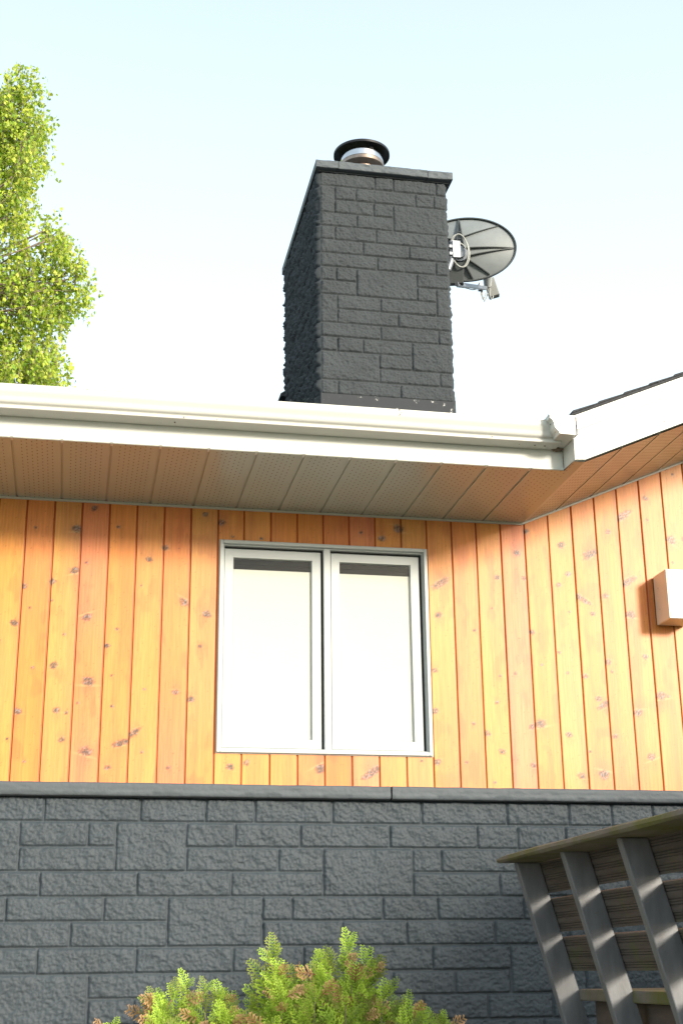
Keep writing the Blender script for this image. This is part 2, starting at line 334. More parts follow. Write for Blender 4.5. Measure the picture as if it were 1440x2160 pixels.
# --- split-face block masonry as a height field
def masonry(rects, U0, U1, W0, W1, du, prot=.0125, seed=1, gap=.0040, rough=.0078, edge_closed=False):
    us = np.arange(U0, U1 + du*.5, du); ws = np.arange(W0, W1 + du*.5, du)
    us = np.linspace(U0, U1, len(us)); ws = np.linspace(W0, W1, len(ws))
    U, Wv = np.meshgrid(us, ws, indexing='ij'); h = np.zeros_like(U)
    jit = (fbm(U*22, Wv*22, seed + 5, 4, .55) - .5) * .014
    r = np.random.RandomState(seed)
    for (a, b, c, d) in rects:
        i0, i1 = np.searchsorted(us, [a, b]); j0, j1 = np.searchsorted(ws, [c, d])
        if i1 <= i0 or j1 <= j0: continue
        u = U[i0:i1, j0:j1]; w = Wv[i0:i1, j0:j1]
        g_ = gap * r.uniform(.75, 1.15)
        dl = np.minimum(np.minimum(u - a, b - u), np.minimum(w - c, d - w)) - g_
        dist = dl + jit[i0:i1, j0:j1] * .25
        f = sstep(dist / .0035)
        ox, oz = r.uniform(0, 99, 2); tilt = r.uniform(-.5, .5, 2)
        big = fbm(u*17 + ox, w*21 + u*9 + oz, seed + 7, 4, .6) - .5
        chip = np.abs(fbm(u*34 + ox, w*46 + oz, seed + 11, 4, .6) - .5) * -2
        fine = fbm(u*120 + ox, w*120 + oz, seed + 13, 3, .65) - .5
        crown = sstep(dl / .03) * .0015
        surf = prot * r.uniform(.85, 1.15) + big * rough * 1.5 + (chip + .25) * rough * .95 + fine * rough * 1.3 + crown + ((u-a)/(b-a) - .5)*tilt[0]*.004 + ((w-c)/(d-c)-.5)*tilt[1]*.003
        h[i0:i1, j0:j1] = f * np.maximum(surf, .003)
    h += (fbm(U*60, Wv*60, seed + 3, 3) - .5) * .0022
    return us, ws, h
def fill_rows(rows_z, listed, big, U0, U1, seed):
    """listed: row -> joint positions; big: (row, ua, ub) covers row and row+1"""
    r = np.random.RandomState(seed); out = []; occ = {}
    for (k, a, b) in big:
        out.append((a, b, rows_z[k+1][0], rows_z[k][1])); occ.setdefault(k, []).append((a, b)); occ.setdefault(k+1, []).append((a, b))
    for k, (zl, zh) in enumerate(rows_z):
        js = sorted(listed.get(k, [])); oc = sorted(occ.get(k, []))
        if not js: js = [U0 + r.uniform(0, .4)]
        p = js[0]
        while p > U0: p -= r.choice([.42, .42, .30, .21]); js.insert(0, p)
        p = js[-1]
        while p < U1: p += r.choice([.42, .42, .30, .21]); js.append(p)
        cuts = sorted(set(js + [q for s in oc for q in s]))
        for a, b in zip(cuts[:-1], cuts[1:]):
            m = (a + b)/2
            if any(s[0] < m < s[1] for s in oc): continue
            if b - a < .03: continue
            out.append((max(a, U0), min(b, U1), zl, zh))
    return [o for o in out if o[1] - o[0] > .02]
zb = [-.062, -.171, -.280, -.387, -.493, -.599, -.7065, -.8155, -.917, -1.0245]
while zb[-1] > GROUND + .05: zb.append(zb[-1] - .106)
rows_z = [(zb[i+1], zb[i]) for i in range(len(zb) - 1)]
J = {0:[-.965,-.745,-.323,-.028,.196,.556,.98,1.395,1.705,1.919], 1:[-.846,-.55,-.427,-.113,.106,.405,.824,1.247,1.443,1.68,1.869],
     2:[-.843,-.424,-.11,.305,.513,.932,1.067,1.444], 3:[-.943,-.746,-.325,.093,.511,.929,1.346,1.765], 4:[-.936,-.886,-.467,-.188,.234,.369,.785,1.044,1.455,1.679],
     5:[-1.021,-.606,-.185,.235,.598,.895,1.312,1.672], 6:[-1.013,-.738,-.319,.104,.42,.72,1.013,1.382,1.741], 7:[-1.005,-.522,-.099,.195,.477,.825,1.115,1.376,1.733], 8:[-.998,-.517,-.322,.057,.491,.962,1.266,1.573]}
BIG = [(1,-1.10,-.846),(1,-.424,-.113),(2,.513,.93),(4,-.187,.234),(7,-1.0,-.52),(6,1.382,1.741)]
rects = fill_rows(rows_z, J, BIG, -2.0, 3.4, 3)
us, ws, h = masonry(rects, -1.7, 3.0, -1.75, -.055, .0045, seed=21)
def hf(us, ws, h, fn):
    nu, nw = h.shape; U, Wv = np.meshgrid(us, ws, indexing='ij')
    P = fn(U, Wv, h).reshape(-1, 3); I = np.arange(nu)[:, None]*nw + np.arange(nw)[None]
    return P, np.stack([I[:-1, :-1], I[1:, :-1], I[1:, 1:], I[:-1, 1:]], -1).reshape(-1, 4)
P1, F1 = hf(us, ws, h, lambda U, W_, h: np.stack([U, .004 - h, W_], -1))
Ps, Fs, n0 = [P1], [F1], len(P1)
for (a, b, c, d, sd) in ((XL, -1.7, -2.41, -.055, 41), (3.0, XRR, -2.41, -.055, 42), (-1.7, 3.0, -2.41, -1.75, 43)):
    rc = fill_rows(rows_z, {}, [], a, b, sd); uu, ww, hh = masonry(rc, a, b, c, d, .03 if sd != 43 else .014, seed=sd)
    P2, F2 = hf(uu, ww, hh, lambda U, W_, h: np.stack([U, .004 - h, W_], -1)); Ps.append(P2); Fs.append(F2 + n0); n0 += len(P2)
H(quads_obj('block_wall', np.concatenate(Ps), np.concatenate(Fs), M['stone'], smooth=True))

# --- ledge capping the block wall
def ledge(xa, xb, seed):
    prof = [(.01,-.0015),(-.052,-.0035),(-.058,-.008),(-.0585,-.020),(-.0575,-.034),(-.0585,-.048),(-.055,-.0605),(-.046,-.0635),(.006,-.0635)]
    # finely sampled profile
    pp = []
    for (y0, z0), (y1, z1) in zip(prof[:-1], prof[1:]):
        n = max(1, int(math.hypot(y1-y0, z1-z0)/.0045))
        pp += [(y0 + (y1-y0)*t/n, z0 + (z1-z0)*t/n) for t in range(n)]
    pp.append(prof[-1]); pp = np.array(pp); xs = np.arange(xa, xb, .006 if xb - xa < 3 else .006); xs[0] = xa; xs[-1] = xb - .004
    X = xs[:, None] + np.zeros(len(pp))[None]; Y = pp[None, :, 0] + 0*X; Z = pp[None, :, 1] + 0*X
    ch = np.abs(fbm(X*16, Z*30 + 3, seed, 4, .6) - .5); n2 = fbm(X*60, Z*60, seed + 1, 3) - .5
    front = sstep((-.035 - Y)/.012)
    low = sstep((-.036 - Z)/.02)
    Y = Y + front * (ch * .007 + n2 * .0015 + low * sstep((fbm(X*9, X*0 + 1, seed + 2, 3) - .45)/.1) * .004)
    Z = Z + low * front * (ch * .004) + (Z > -.012) * (fbm(X*12, X*0, seed + 4, 2) - .5) * .003 * front
    V = np.stack([X, Y, Z], -1).reshape(-1, 3); n, m = X.shape; I = np.arange(n)[:, None]*m + np.arange(m)[None]
    return V, np.stack([I[:-1, :-1], I[1:, :-1], I[1:, 1:], I[:-1, 1:]], -1).reshape(-1, 4)
Vs, Fs, n0 = [], [], 0
for a, b, s_ in ((XL, -3.2, 71), (-3.2, -1.25, 72), (-1.25, .8265, 73), (.830, 3.4, 74), (3.403, 6.5, 75), (6.503, XRR, 76)):
    V_, F_ = ledge(a, b, s_); Vs.append(V_); Fs.append(F_ + n0); n0 += len(V_)
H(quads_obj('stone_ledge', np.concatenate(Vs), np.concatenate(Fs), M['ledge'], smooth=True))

# --- side and back walls (plain, out of sight)
mb = MB(); mb.box((XL, .02, GROUND), (XL + .15, 9.5, 1.33)); mb.box((XRR - .15, .02, GROUND), (XRR, 9.5, 1.33)); mb.box((XL, 9.35, GROUND), (XRR, 9.5, 1.33))
H(mb.build('rear_walls', M['stone']))

# --- window
win = MB()
def frame(mb, x0, x1, z0, z1, w, ya, yb, wt=None, wb=None):
    wt = wt or w; wb = wb or w
    mb.box((x0, ya, z0), (x0 + w, yb, z1)); mb.box((x1 - w, ya, z0), (x1, yb, z1))
    mb.box((x0 + w, ya, z1 - wt), (x1 - w, yb, z1)); mb.box((x0 + w, ya, z0), (x1 - w, yb, z0 + wb))
frame(win, WX0, WX1, WZ0, WZ1, .017, -.016, .09)
wo_ = H(win.build('window', M['vinyl'], bevel=.0025)); wo_['label'] = 'white framed two sash casement window'
# inner lip
lp = MB(); frame(lp, WX0 + .0172, WX1 - .0172, WZ0 + .0172, WZ1 - .0172, .006, .004, .09); lp.build('inner_frame', M['vinyl'], wo_, bevel=.001)
MB().box((.5235, .0005, WZ0 + .0175), (.5575, .09, WZ1 - .0175)).build('mullion', M['vinyl'], wo_, bevel=.003)
MB().box((WX0 + .02, .086, WZ0 + .02), (WX1 - .02, .092, WZ1 - .02)).v
for (x0, x1) in ((.0385, .5125), (.5625, 1.0085)):
    z0, z1 = WZ0 + .0265, WZ1 - .034
    sm = MB(); w = .047
    # mitred sash with a small bevelled glazing bead
    def ring(mb, a0, a1, c0, c1, ya, b0, b1, d0, d1, yb):
        A = [(a0,ya,c0),(a1,ya,c0),(a1,ya,c1),(a0,ya,c1)]; B = [(b0,yb,d0),(b1,yb,d0),(b1,yb,d1),(b0,yb,d1)]
        mb.add(A + B, [(i, (i+1) % 4, 4 + (i+1) % 4, 4 + i) for i in range(4)])
    ys = .020
    ring(sm, x0, x1, z0, z1, .07, x0, x1, z0, z1, ys + .003)
    ring(sm, x0, x1, z0, z1, ys + .003, x0+.003, x1-.003, z0+.003, z1-.003, ys)
    ring(sm, x0+.003, x1-.003, z0+.003, z1-.003, ys, x0+w-.004, x1-w+.004, z0+w-.004, z1-w+.004, ys + .001)
    ring(sm, x0+w-.004, x1-w+.004, z0+w-.004, z1-w+.004, ys + .001, x0+w, x1-w, z0+w, z1-w, ys + .016)
    sm.build('sash', M['vinyl'], wo_)
    MB().box((x0+w-.002, ys+.0165, z0+w-.002), (x1-w+.002, ys+.0167, z1-w+.002)).build('pane', M['glass'], wo_)
    MB().box((x0+.02, .0395, z0+.02), (x1-.02, .0435, z1-.098)).build('blind', M['blind'], wo_)
    hr = MB().box((x0+.02, .047, z1-.11), (x1-.02, .12, z1-.02)); hr.tube([(x0+.02, .047, z1-.07), (x1-.02, .047, z1-.07)], .003, 8)
    hr.build('headrail', M['headrail'], wo_)  # dark strip imitates the soffit mirrored along the top of the glass
sl_ = MB(); frame(sl_, .036, .5233, WZ0 + .0236, WZ1 - .0236, .012, .030, .085); frame(sl_, .558, 1.0215, WZ0 + .0236, WZ1 - .0236, .022, .030, .085); sl_.build('weather_seal', M['dark'], wo_)
# room behind
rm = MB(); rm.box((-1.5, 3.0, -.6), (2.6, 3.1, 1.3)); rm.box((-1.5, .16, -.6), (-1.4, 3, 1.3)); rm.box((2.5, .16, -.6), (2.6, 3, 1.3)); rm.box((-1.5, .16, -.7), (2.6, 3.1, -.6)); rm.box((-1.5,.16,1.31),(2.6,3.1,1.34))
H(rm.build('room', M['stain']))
ck = MB(); frame(ck, WX0 - .003, WX1 + .003, WZ0 - .004, WZ1 + .003, .004, -.004, .004); ck.build('caulk', M['trim_grey'], wo_)

# --- soffits
YF, YR = -.7685, -.90
SX0, SP = -.9561, .20879
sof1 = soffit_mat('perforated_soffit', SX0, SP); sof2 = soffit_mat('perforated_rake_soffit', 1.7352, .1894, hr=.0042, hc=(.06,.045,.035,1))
def soffit(x0, x1, ribs, y0, y1, zf, m, name):
    mb = MB(); xs = sorted([x0] + [r for r in ribs if x0 < r < x1] + [x1])
    for a, b in zip(xs[:-1], xs[1:]):
        ga = .0055 if a in ribs else 0; gb_ = .0055 if b in ribs else 0
        A, B = a + ga, b - gb_
        v = [(A,y0,zf(A)),(B,y0,zf(B)),(B,y1,zf(B)),(A,y1,zf(A)), (A,y0,zf(A)+.006),(A,y1,zf(A)+.006),(B,y0,zf(B)+.006),(B,y1,zf(B)+.006)]
        mb.add(v, [(0,1,2,3),(0,3,5,4),(1,6,7,2)])
        if gb_:
            C_, D_ = b - gb_, b + gb_; mb.add([(C_,y0,zf(C_)+.006),(D_,y0,zf(D_)+.006),(D_,y1,zf(D_)+.006),(C_,y1,zf(C_)+.006)], [(0,1,2,3)])
    return H(mb.build(name, m))
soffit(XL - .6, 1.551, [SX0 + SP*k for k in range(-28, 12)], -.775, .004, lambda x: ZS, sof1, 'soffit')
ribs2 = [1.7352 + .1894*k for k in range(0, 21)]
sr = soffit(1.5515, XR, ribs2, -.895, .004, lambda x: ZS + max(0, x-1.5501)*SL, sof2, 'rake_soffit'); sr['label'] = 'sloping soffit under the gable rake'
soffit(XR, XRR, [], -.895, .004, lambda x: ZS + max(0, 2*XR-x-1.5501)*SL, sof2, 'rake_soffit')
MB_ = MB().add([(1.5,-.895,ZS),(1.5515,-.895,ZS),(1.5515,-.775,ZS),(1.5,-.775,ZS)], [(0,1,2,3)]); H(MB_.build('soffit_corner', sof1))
# thin J-trim where soffit meets the siding
tr = MB(); tr.box((XL, -.010, ZS - .010), (1.548, -.001, ZS - .0005))
tr.prism([(1.548,-.010,ZS-.010),(XR,-.010,soff(XR)-.010),(XR,-.010,soff(XR)-.0005),(1.55,-.010,ZS-.0005)], (0,0,0), (0,.009,0))
H(tr.build('soffit_trim', M['trim_grey']))
# --- eave fascia with its bottom hem
fa = MB(); fa.prism([(XL-.6,YF,1.342),(XL-.6,YF-.004,1.345),(XL-.6,YF-.004,1.352),(XL-.6,YF,1.356),(XL-.6,YF,1.53),(XL-.6,YF+.03,1.53),(XL-.6,YF+.03,1.342)], (0,0,0), (1.4995-XL+.6,0,0))
H(fa.build('fascia', M['alu']))
# --- K style gutter
gp = [(-.7725,1.535),(-.7725,1.4385),(-.852,1.4385),(-.8635,1.4375),(-.8655,1.4400),(-.8655,1.4500),(-.868,1.4540),(-.874,1.4565),(-.8795,1.4610),(-.8830,1.4680),(-.8850,1.478),(-.8885,1.4870),(-.8945,1.4960),(-.8990,1.5060),(-.9005,1.5160),(-.9005,1.5270),(-.9020,1.5285),(-.9020,1.5330),(-.8975,1.5340),(-.888,1.5340),(-.888,1.530),(-.897,1.529),(-.897,1.515),(-.885,1.489),(-.880,1.470),(-.862,1.455),(-.861,1.442),(-.7765,1.442),(-.7765,1.535)]
gm_ = MB(); xs = np.arange(XL - .6, 1.46, .4).tolist() + [1.46]
n = len(gp); v = []
rg = random.Random(4)
for x in xs:
    dz = rg.uniform(-.0012, .0012); v += [(x, y, z + dz*(y < -.78)) for y, z in gp]
f = [(i*n + k, i*n + k + 1, (i+1)*n + k + 1, (i+1)*n + k) for i in range(len(xs)-1) for k in range(n-1)]
gm_.add(v, f); gut = H(gm_.build('gutter', M['alu_gutter'], smooth=True))
rg = random.Random(11)
for k in range(14):   # specks and small debris stuck to the gutter
    x = rg.uniform(-1.6, 1.4); t = rg.random()
    y, z = (-.9025, 1.531) if t < .45 else ((-.866, 1.445) if t < .8 else (-.82, 1.4375))
    r_ = rg.uniform(.0014, .003); MB().box((x, y - .001, z - r_), (x + r_*rg.uniform(1.2, 3), y + .003, z + r_)).build('speck', M['bark'], gut)
sp = MB().prism([(.70,-.9012,1.505),(.703,-.9012,1.505),(.712,-.9018,1.522),(.709,-.9018,1.522)], (0,0,0), (0,.001,0))
sp.build('fallen_needle', M['bark'], gut)
# --- gutter return at the corner, ogee on its left side
Fp = [(1.3783,1.5384),(1.380,1.5213),(1.3915,1.5126),(1.3985,1.4978),(1.4005,1.4789),(1.409,1.4671),(1.4178,1.4591),(1.4226,1.448),(1.5004,1.4456),(1.5028,1.5384)]
rb = MB(); n = len(Fp); fr = [(x, -.9495, z) for x, z in Fp]; bk = [(x, -.7715, z) for x, z in Fp]
rb.add(fr + bk, [tuple(range(n))] + [(i, i+1, n+i+1, n+i) for i in range(n-1)])
rbo = H(rb.build('gutter_return', M['alu'], bevel=.0012))
sc = MB(); sc.prism([(1.3775,-.952,1.5315),(1.5045,-.952,1.5300),(1.5045,-.952,1.5385),(1.3775,-.952,1.5400)], (0,0,0), (0,.02,0)); sc.build('hem', M['vinyl'], rbo)
rg = random.Random(2); zz = 1.4475; pl_ = []
while zz < 1.531: pl_.append((1.5040 + rg.uniform(0,.0025), -.9515, zz)); zz += rg.uniform(.003,.007)
sl2 = MB().prism([(1.5006,-.9515,1.447)] + pl_ + [(1.5006,-.9515,1.531)], (0,0,0), (0,.04,0)); sl2.build('sealant', M['dark'], rbo)
for q in ((1.3895,-.925,1.4985),(1.4105,-.925,1.4635)): MB().box(q, (q[0]+.003,q[1]+.005,q[2]+.004)).build('rivet', M['dark'], rbo)
v_, f_ = [], []
for i in range(9):
    for k in range(14):
        th = math.pi*i/8; ph = 2*math.pi*k/14; q = 1 + rg.uniform(-.35,.35)
        v_.append((1.470 + .026*q*math.sin(th)*math.cos(ph), -.779 + .014*q*math.sin(th)*math.sin(ph), 1.440 + .010*q*math.cos(th)))
f_ = [(i*14+k, i*14+(k+1)%14, (i+1)*14+(k+1)%14, (i+1)*14+k) for i in range(8) for k in range(14)]
MB().add(v_, f_).build('old_nest', M['bark'], rbo)
# --- rake fascia
def zlow(x): return 1.348 if x < 1.5543 else 1.3504 + (x-1.5543)*.4340
def ztop(x): return 1.5615 + (x-1.5160)*.4255
def zmid(x): return 1.4940 + (x-1.5338)*.4332
def rake_board(y0, y1, lo, hi, x0, mb):
    P = [(x0, y0, lo(x0))] + ([(1.5543, y0, lo(1.5543))] if lo is zlow else []) + [(XR, y0, lo(XR)), (XR, y0, hi(XR)), (x0, y0, hi(x0))]
    mb.prism(P, (0,0,0), (0, y1-y0, 0))
    Q = [(2*XR - x, y, z) for x, y, z in P][::-1]; mb.prism(Q, (0,0,0), (0, y1-y0, 0))
rk = MB(); rake_board(-.9000, -.87, zlow, zmid, 1.5065, rk); rake_board(-.9045, -.87, lambda x: zmid(x)+.0005, ztop, 1.5065, rk)
rko = H(rk.build('rake_fascia', M['alu'], bevel=.0015))
MB().prism([(1.4995,YF-.0045,1.3475),(1.5060,-.8995,1.3475),(1.5060,-.8995,1.47),(1.4995,YF-.0045,1.47)], (0,0,0), (.004,0,0)).build('return_panel', M['alu'], rko)
for x, y, z in ((1.520,-.901,1.362), (1.515,-.901,1.40), (2.0,-.906,1.735), (1.95,-.9015,1.56)): MB().box((x,y-.001,z),(x+.004,y+.002,z+.004)).build('nail', M['dark'], rko)
MB().box((1.517,-.862,1.3485),(1.523,-.856,1.352)).build('nail', M['dark'], rko)
cz_ = 1.352; cp = []
while cz_ < 1.445: cp.append((1.4992 + rg.uniform(-.0035,.0), YF-.0075, cz_)); cz_ += rg.uniform(.003,.008)
MB().prism([(1.4995,YF-.0075,1.352)] + cp + [(1.4995,YF-.0075,1.445)], (0,0,0), (0,.003,0)).build('corner_dirt', M['bark'], rko)

# --- roof
TS = .418
roof = MB()
def slab(mb, pts, t=.018):
    mb.prism(pts, (0,0,0), (0,0,t))
yr = 4.6; z0e = 1.520
roof.prism([(XL-.6,-.80,z0e),(XL-.6,yr,z0e+TS*(yr+.8)),(XL-.6,9.9,z0e+TS*(yr+.8)-TS*(9.9-yr)),(XL-.6,9.9,z0e+TS*(yr+.8)-TS*(9.9-yr)+.015),(XL-.6,yr,z0e+TS*(yr+.8)+.015),(XL-.6,-.80,z0e+.015)], (0,0,0), (1.47-XL+.6,0,0))
roof.prism([(1.47,0,0)]*0 or [(1.4705,-.2,z0e+TS*.6),(1.4705,yr,z0e+TS*(yr+.8)),(1.4705,9.9,z0e+TS*(yr+.8)-TS*(9.9-yr)),(1.4705,9.9,z0e+TS*(yr+.8)-TS*(9.9-yr)+.015),(1.4705,yr,z0e+TS*(yr+.8)+.015),(1.4705,-.2,z0e+TS*.6+.015)], (0,0,0), (XRR-1.47,0,0))
# gable roof over the right part, shingle edge with stepped courses
for sgn in (0, 1):
    mx = (lambda x: x) if not sgn else (lambda x: 2*XR - x)
    roof.prism([(mx(1.500),-.912,ztop(1.500)+.001),(mx(XR),-.912,ztop(XR)+.001),(mx(XR),-.912,ztop(XR)+.012),(mx(1.500),-.912,ztop(1.500)+.012)], (0,0,0), (0,9.4,0))
    k = 0; x = 1.505
    while x < XR:
        roof.prism([(mx(x),-.918 + .002*(k % 3),ztop(x)+.0125),(mx(min(x+.17,XR)),-.918,ztop(min(x+.17,XR))+.0125),(mx(min(x+.17,XR)),-.918,ztop(min(x+.17,XR))+.0145),(mx(x),-.918,ztop(x)+.0225)], (0,0,0), (0,9.3,0)); x += .128; k += 1
roofo = H(roof.build('roof', M['shingle']))

# ------------------------------------------------------------------ chimney (part of the house)
CX0, CX1, CY0, CY1, CZ0, CZ1 = .842, 1.7415, 1.774, 3.2285, 2.40, 4.456
rz = [(2.7755 + .105*(15-k), 2.7755 + .105*(16-k)) for k in range(16)] + [(2.7755 - .105*(k+1), 2.7755 - .105*k) for k in range(4)]
def cxf(px, l=298., r=None, row=0):
    r = 972 + (1021 - 972)*row/15; return CX0 + (px - l)/(r - l)*(CX1 - CX0)
rows_px = {0:[298,589,688,920,974],1:[298,376,488,808,908,974],2:[376,582,688],3:[298,493,688],4:[298,375,595,920,985],5:[298,525,776,990],6:[298,601,921,990],
           7:[298,380,490],7.5:[818,995],8:[298,490],8.5:[818,925],9:[386,620,925],10:[386,715,1006],11:[298,620,936,1010],12:[298,386,523,790],13:[614,790],14:[614,946,1018],15:[298,388,728,1021]}
ch = []
for k, px in rows_px.items():
    kk = int(k)
    for a, b in zip(px[:-1], px[1:]): ch.append((cxf(a,row=kk), cxf(b,row=kk), rz[kk][0], rz[kk][1]))
for k, a, b in ((1,298,376),(2,688,982),(7,490,818),(8,925,1005),(9,298,386),(12,790,1018),(13,298,614)):
    ch.append((cxf(a,row=k), cxf(b,row=k), rz[k+1][0], rz[k][1]))
# row 1 tall stone sits in rows 1 and 2: drop the doubled first piece
ch = [q for q in ch if not (abs(q[0]-cxf(298,row=1)) < 1e-3 and abs(q[2]-rz[1][0]) < 1e-6 and q[1]-q[0] < .15 and q[3]-q[2] < .12)]
r_ = np.random.RandomState(8)
def rnd_rows(L, seed):
    r = np.random.RandomState(seed); out = []
    for (a, b) in rz:
        u = 0
        while u < L:
            w = r.choice([.42,.30,.21,.12]); w = min(w, L-u)
            out.append((u, u+w, a, b)); u += w
    return out
Ps, Fs, n0 = [], [], 0
def face(rc, L, fn, du, seed, prot, off=0, rough=.009):
    global n0
    uu, ww, hh = masonry(rc, off, off + L, CZ0, CZ1, du, prot=prot, seed=seed, rough=rough)
    k = np.minimum(np.minimum(uu - uu[0], uu[-1] - uu) / .012, 1); hh = hh * sstep(k)[:, None]
    P_, F_ = hf(uu, ww, hh, fn); Ps.append(P_); Fs.append(F_ + n0); n0 += len(P_)
face(ch, CX1-CX0, lambda U,W_,h: np.stack([U, CY0 - h, W_], -1), .0048, 81, .0135, off=CX0)
D_ = CY1 - CY0
face(rnd_rows(D_, 12), D_, lambda U,W_,h: np.stack([CX0 - h, CY1 - U, W_], -1), .011, 82, .024, rough=.028)
face(rnd_rows(D_, 13), D_, lambda U,W_,h: np.stack([CX1 + h, CY0 + U, W_], -1), .014, 83, .012)
face(rnd_rows(CX1-CX0, 14), CX1-CX0, lambda U,W_,h: np.stack([CX1 - U, CY1 + h, W_], -1), .02, 84, .012)
chim = H(quads_obj('chimney', np.concatenate(Ps), np.concatenate(Fs), M['stone_dark'], smooth=True))
chim['label'] = 'charcoal painted split block chimney'
def CH(o): o.parent = chim; return o
# the cap slab, cut in lengths
def cap_piece(x0, x1, seed, bl=False, brt=False):
    xs = np.arange(x0, x1, .01); xs = np.append(xs, x1)
    prof = [(CY1+.06, 4.52), (CY0-.058, 4.5215), (CY0-.062, 4.512), (CY0-.0625, 4.500), (CY0-.061, 4.488), (CY0-.0625, 4.476), (CY0-.060, 4.4655), (CY0-.055, 4.4625), (CY1+.06, 4.4625)]
    X = np.array(xs)[:, None] + np.zeros(len(prof))[None]; Y = np.array([p[0] for p in prof])[None] + 0*X; Z = np.array([p[1] for p in prof])[None] + 0*X
    fr = (Y < CY0 - .05); Y = Y + fr*(np.abs(fbm(X*14, Z*40, seed, 3) - .5)*.02); Z = Z + fr*(fbm(X*10, Z*0, seed+1, 3) - .5)*.006
    n, m = X.shape; I = np.arange(n)[:, None]*m + np.arange(m)[None]
    V = np.stack([X,Y,Z], -1).reshape(-1,3); F = np.stack([I[:-1,:-1], I[1:,:-1], I[1:,1:], I[:-1,1:]], -1).reshape(-1,4).tolist()
    F += [tuple(range(m))[::-1], tuple(range((n-1)*m, n*m))]
    return V.tolist(), F
mb = MB()
for a, b, s_ in ((.806,.962,1), (.966,1.600,2), (1.604,1.783,3)): mb.add(*cap_piece(a, b, 90 + s_))
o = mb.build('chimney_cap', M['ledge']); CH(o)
ul = MB().box((CX0-.018, CY0-.020, 4.452), (CX1+.018, CY1+.02, 4.4632)); CH(ul.build('bed_course', M['stone_dark']))
# flashing
fl = MB(); fl.box((CX0-.006, CY0-.017, 2.50), (CX1+.004, CY0-.003, 2.7765)); CH(fl.build('front_flashing', M['flash'], bevel=.002))
CH(MB().box((CX1+.0045, CY0-.018, 2.55), (CX1+.009, CY0+.15, 2.785)).build('corner_flashing', M['flash_dark']))
k = 0
y = CY0
while y < CY1:                                  # step flashing climbing with the roof on the left side
    zr = 1.52 + .418*(y + .8)
    ff = MB().prism([(CX0-.017-.002*(k % 2), y, zr-.05), (CX0-.017-.002*(k % 2), y+.135, zr-.01), (CX0-.019-.002*(k % 2), y+.130, zr+.20), (CX0-.019-.002*(k%2), y+.05, zr+.175), (CX0-.018, y+.004, zr+.07)], (0,0,0), (-.004,0,0)); CH(ff.build('step_flashing', M['flash_dark'])); y += .15; k += 1
bk = MB(); bk.prism([(.77,3.10,3.325),(.86,3.10,3.325),(.86,3.10,3.355),(.80,3.10,3.372),(.77,3.10,3.350)], (0,0,0), (0,.22,0)); CH(bk.build('back_flashing', M['flash_dark'], bevel=.004))
# flue pipe with skirt, polished band and rain cap
FC = (1.224, 2.15)
CH(MB().lathe([(.098,4.50),(.098,4.775),(.102,4.79)], (FC[0],FC[1],0)).build('flue_pipe', M['steel_worn'], smooth=True))
CH(MB().lathe([(.12,4.60),(.12,4.735),(.155,4.752),(.163,4.762),(.163,4.788),(.158,4.792),(.10,4.80)], (FC[0],FC[1],0)).build('skirt', M['steel_worn'], smooth=True))
CH(MB().lathe([(.150,4.790),(.161,4.793),(.161,4.842),(.157,4.846),(.150,4.846)], (FC[0],FC[1],0), 64).build('steel_band', M['steel'], smooth=True))
rc = CH(MB().lathe([(.0,4.915),(.12,4.898),(.196,4.880),(.2045,4.868),(.2065,4.868),(.2065,4.886),(.16,4.908),(.08,4.928),(.0,4.936)], (FC[0],FC[1],0), 64).build('rain_cap', M['black_metal'], smooth=True))
for a in (-75, 45, 165):
    a = R(a); c, s_ = math.cos(a), math.sin(a); px, py = FC[0] + .158*c, FC[1] + .158*s_; t = Vector((-s_, c, 0))*.014; n_ = Vector((c, s_, 0))*.003
    P = [Vector((px,py,4.80)) - t, Vector((px,py,4.80)) + t, Vector((px,py,4.895)) + t, Vector((px,py,4.895)) - t]
    CH(MB().prism([tuple(q) for q in P], tuple(n_), tuple(-n_)).build('cap_bracket', M['steel']))

# ------------------------------------------------------------------ satellite dish
dish = empty('satellite_dish', (1.76, 2.35, 4.15)); tag(dish, 'grey oval satellite dish seen from behind, on the right side of the chimney', 'satellite dish')
DM = Matrix.Translation((2.085, 2.45, 4.345)) @ Matrix.Rotation(R(-16), 4, 'Z') @ Matrix.Rotation(R(8), 4, 'X')
AX, AZ = .374, .247
def DP(u, w, lift=0):          # point on the convex back; local -y is towards the yard
    rr = (u/AX)**2 + (w/AZ)**2
    return DM @ Vector((u, -.075*(1-rr) - lift, w))
def DH(o):
    o.parent = dish; o.matrix_parent_inverse = Matrix.Translation((-1.76, -2.35, -4.15)); return o
v = []; f = []; NR, NA = 12, 72
for i in range(NR+1):
    for k in range(NA):
        a = 2*math.pi*k/NA; q = i/NR; v.append(tuple(DP(AX*q*math.cos(a), AZ*q*math.sin(a))))
for i in range(NR):
    for k in range(NA): f.append((i*NA+k, i*NA+(k+1)%NA, (i+1)*NA+(k+1)%NA, (i+1)*NA+k))
n = len(v)
for i in range(NR+1):
    for k in range(NA):
        a = 2*math.pi*k/NA; q = i/NR; v.append(tuple(DP(AX*q*math.cos(a), AZ*q*math.sin(a), -.004)))
for i in range(NR):
    for k in range(NA): f.append((n+i*NA+k, n+(i+1)*NA+k, n+(i+1)*NA+(k+1)%NA, n+i*NA+(k+1)%NA))
mb = MB().add(v, f); DH(mb.build('reflector', M['dish'], smooth=True))
rim = MB(); rp = [DM @ Vector((AX*math.cos(2*math.pi*k/NA), -.001, AZ*math.sin(2*math.pi*k/NA))) for k in range(NA+1)]
v = []
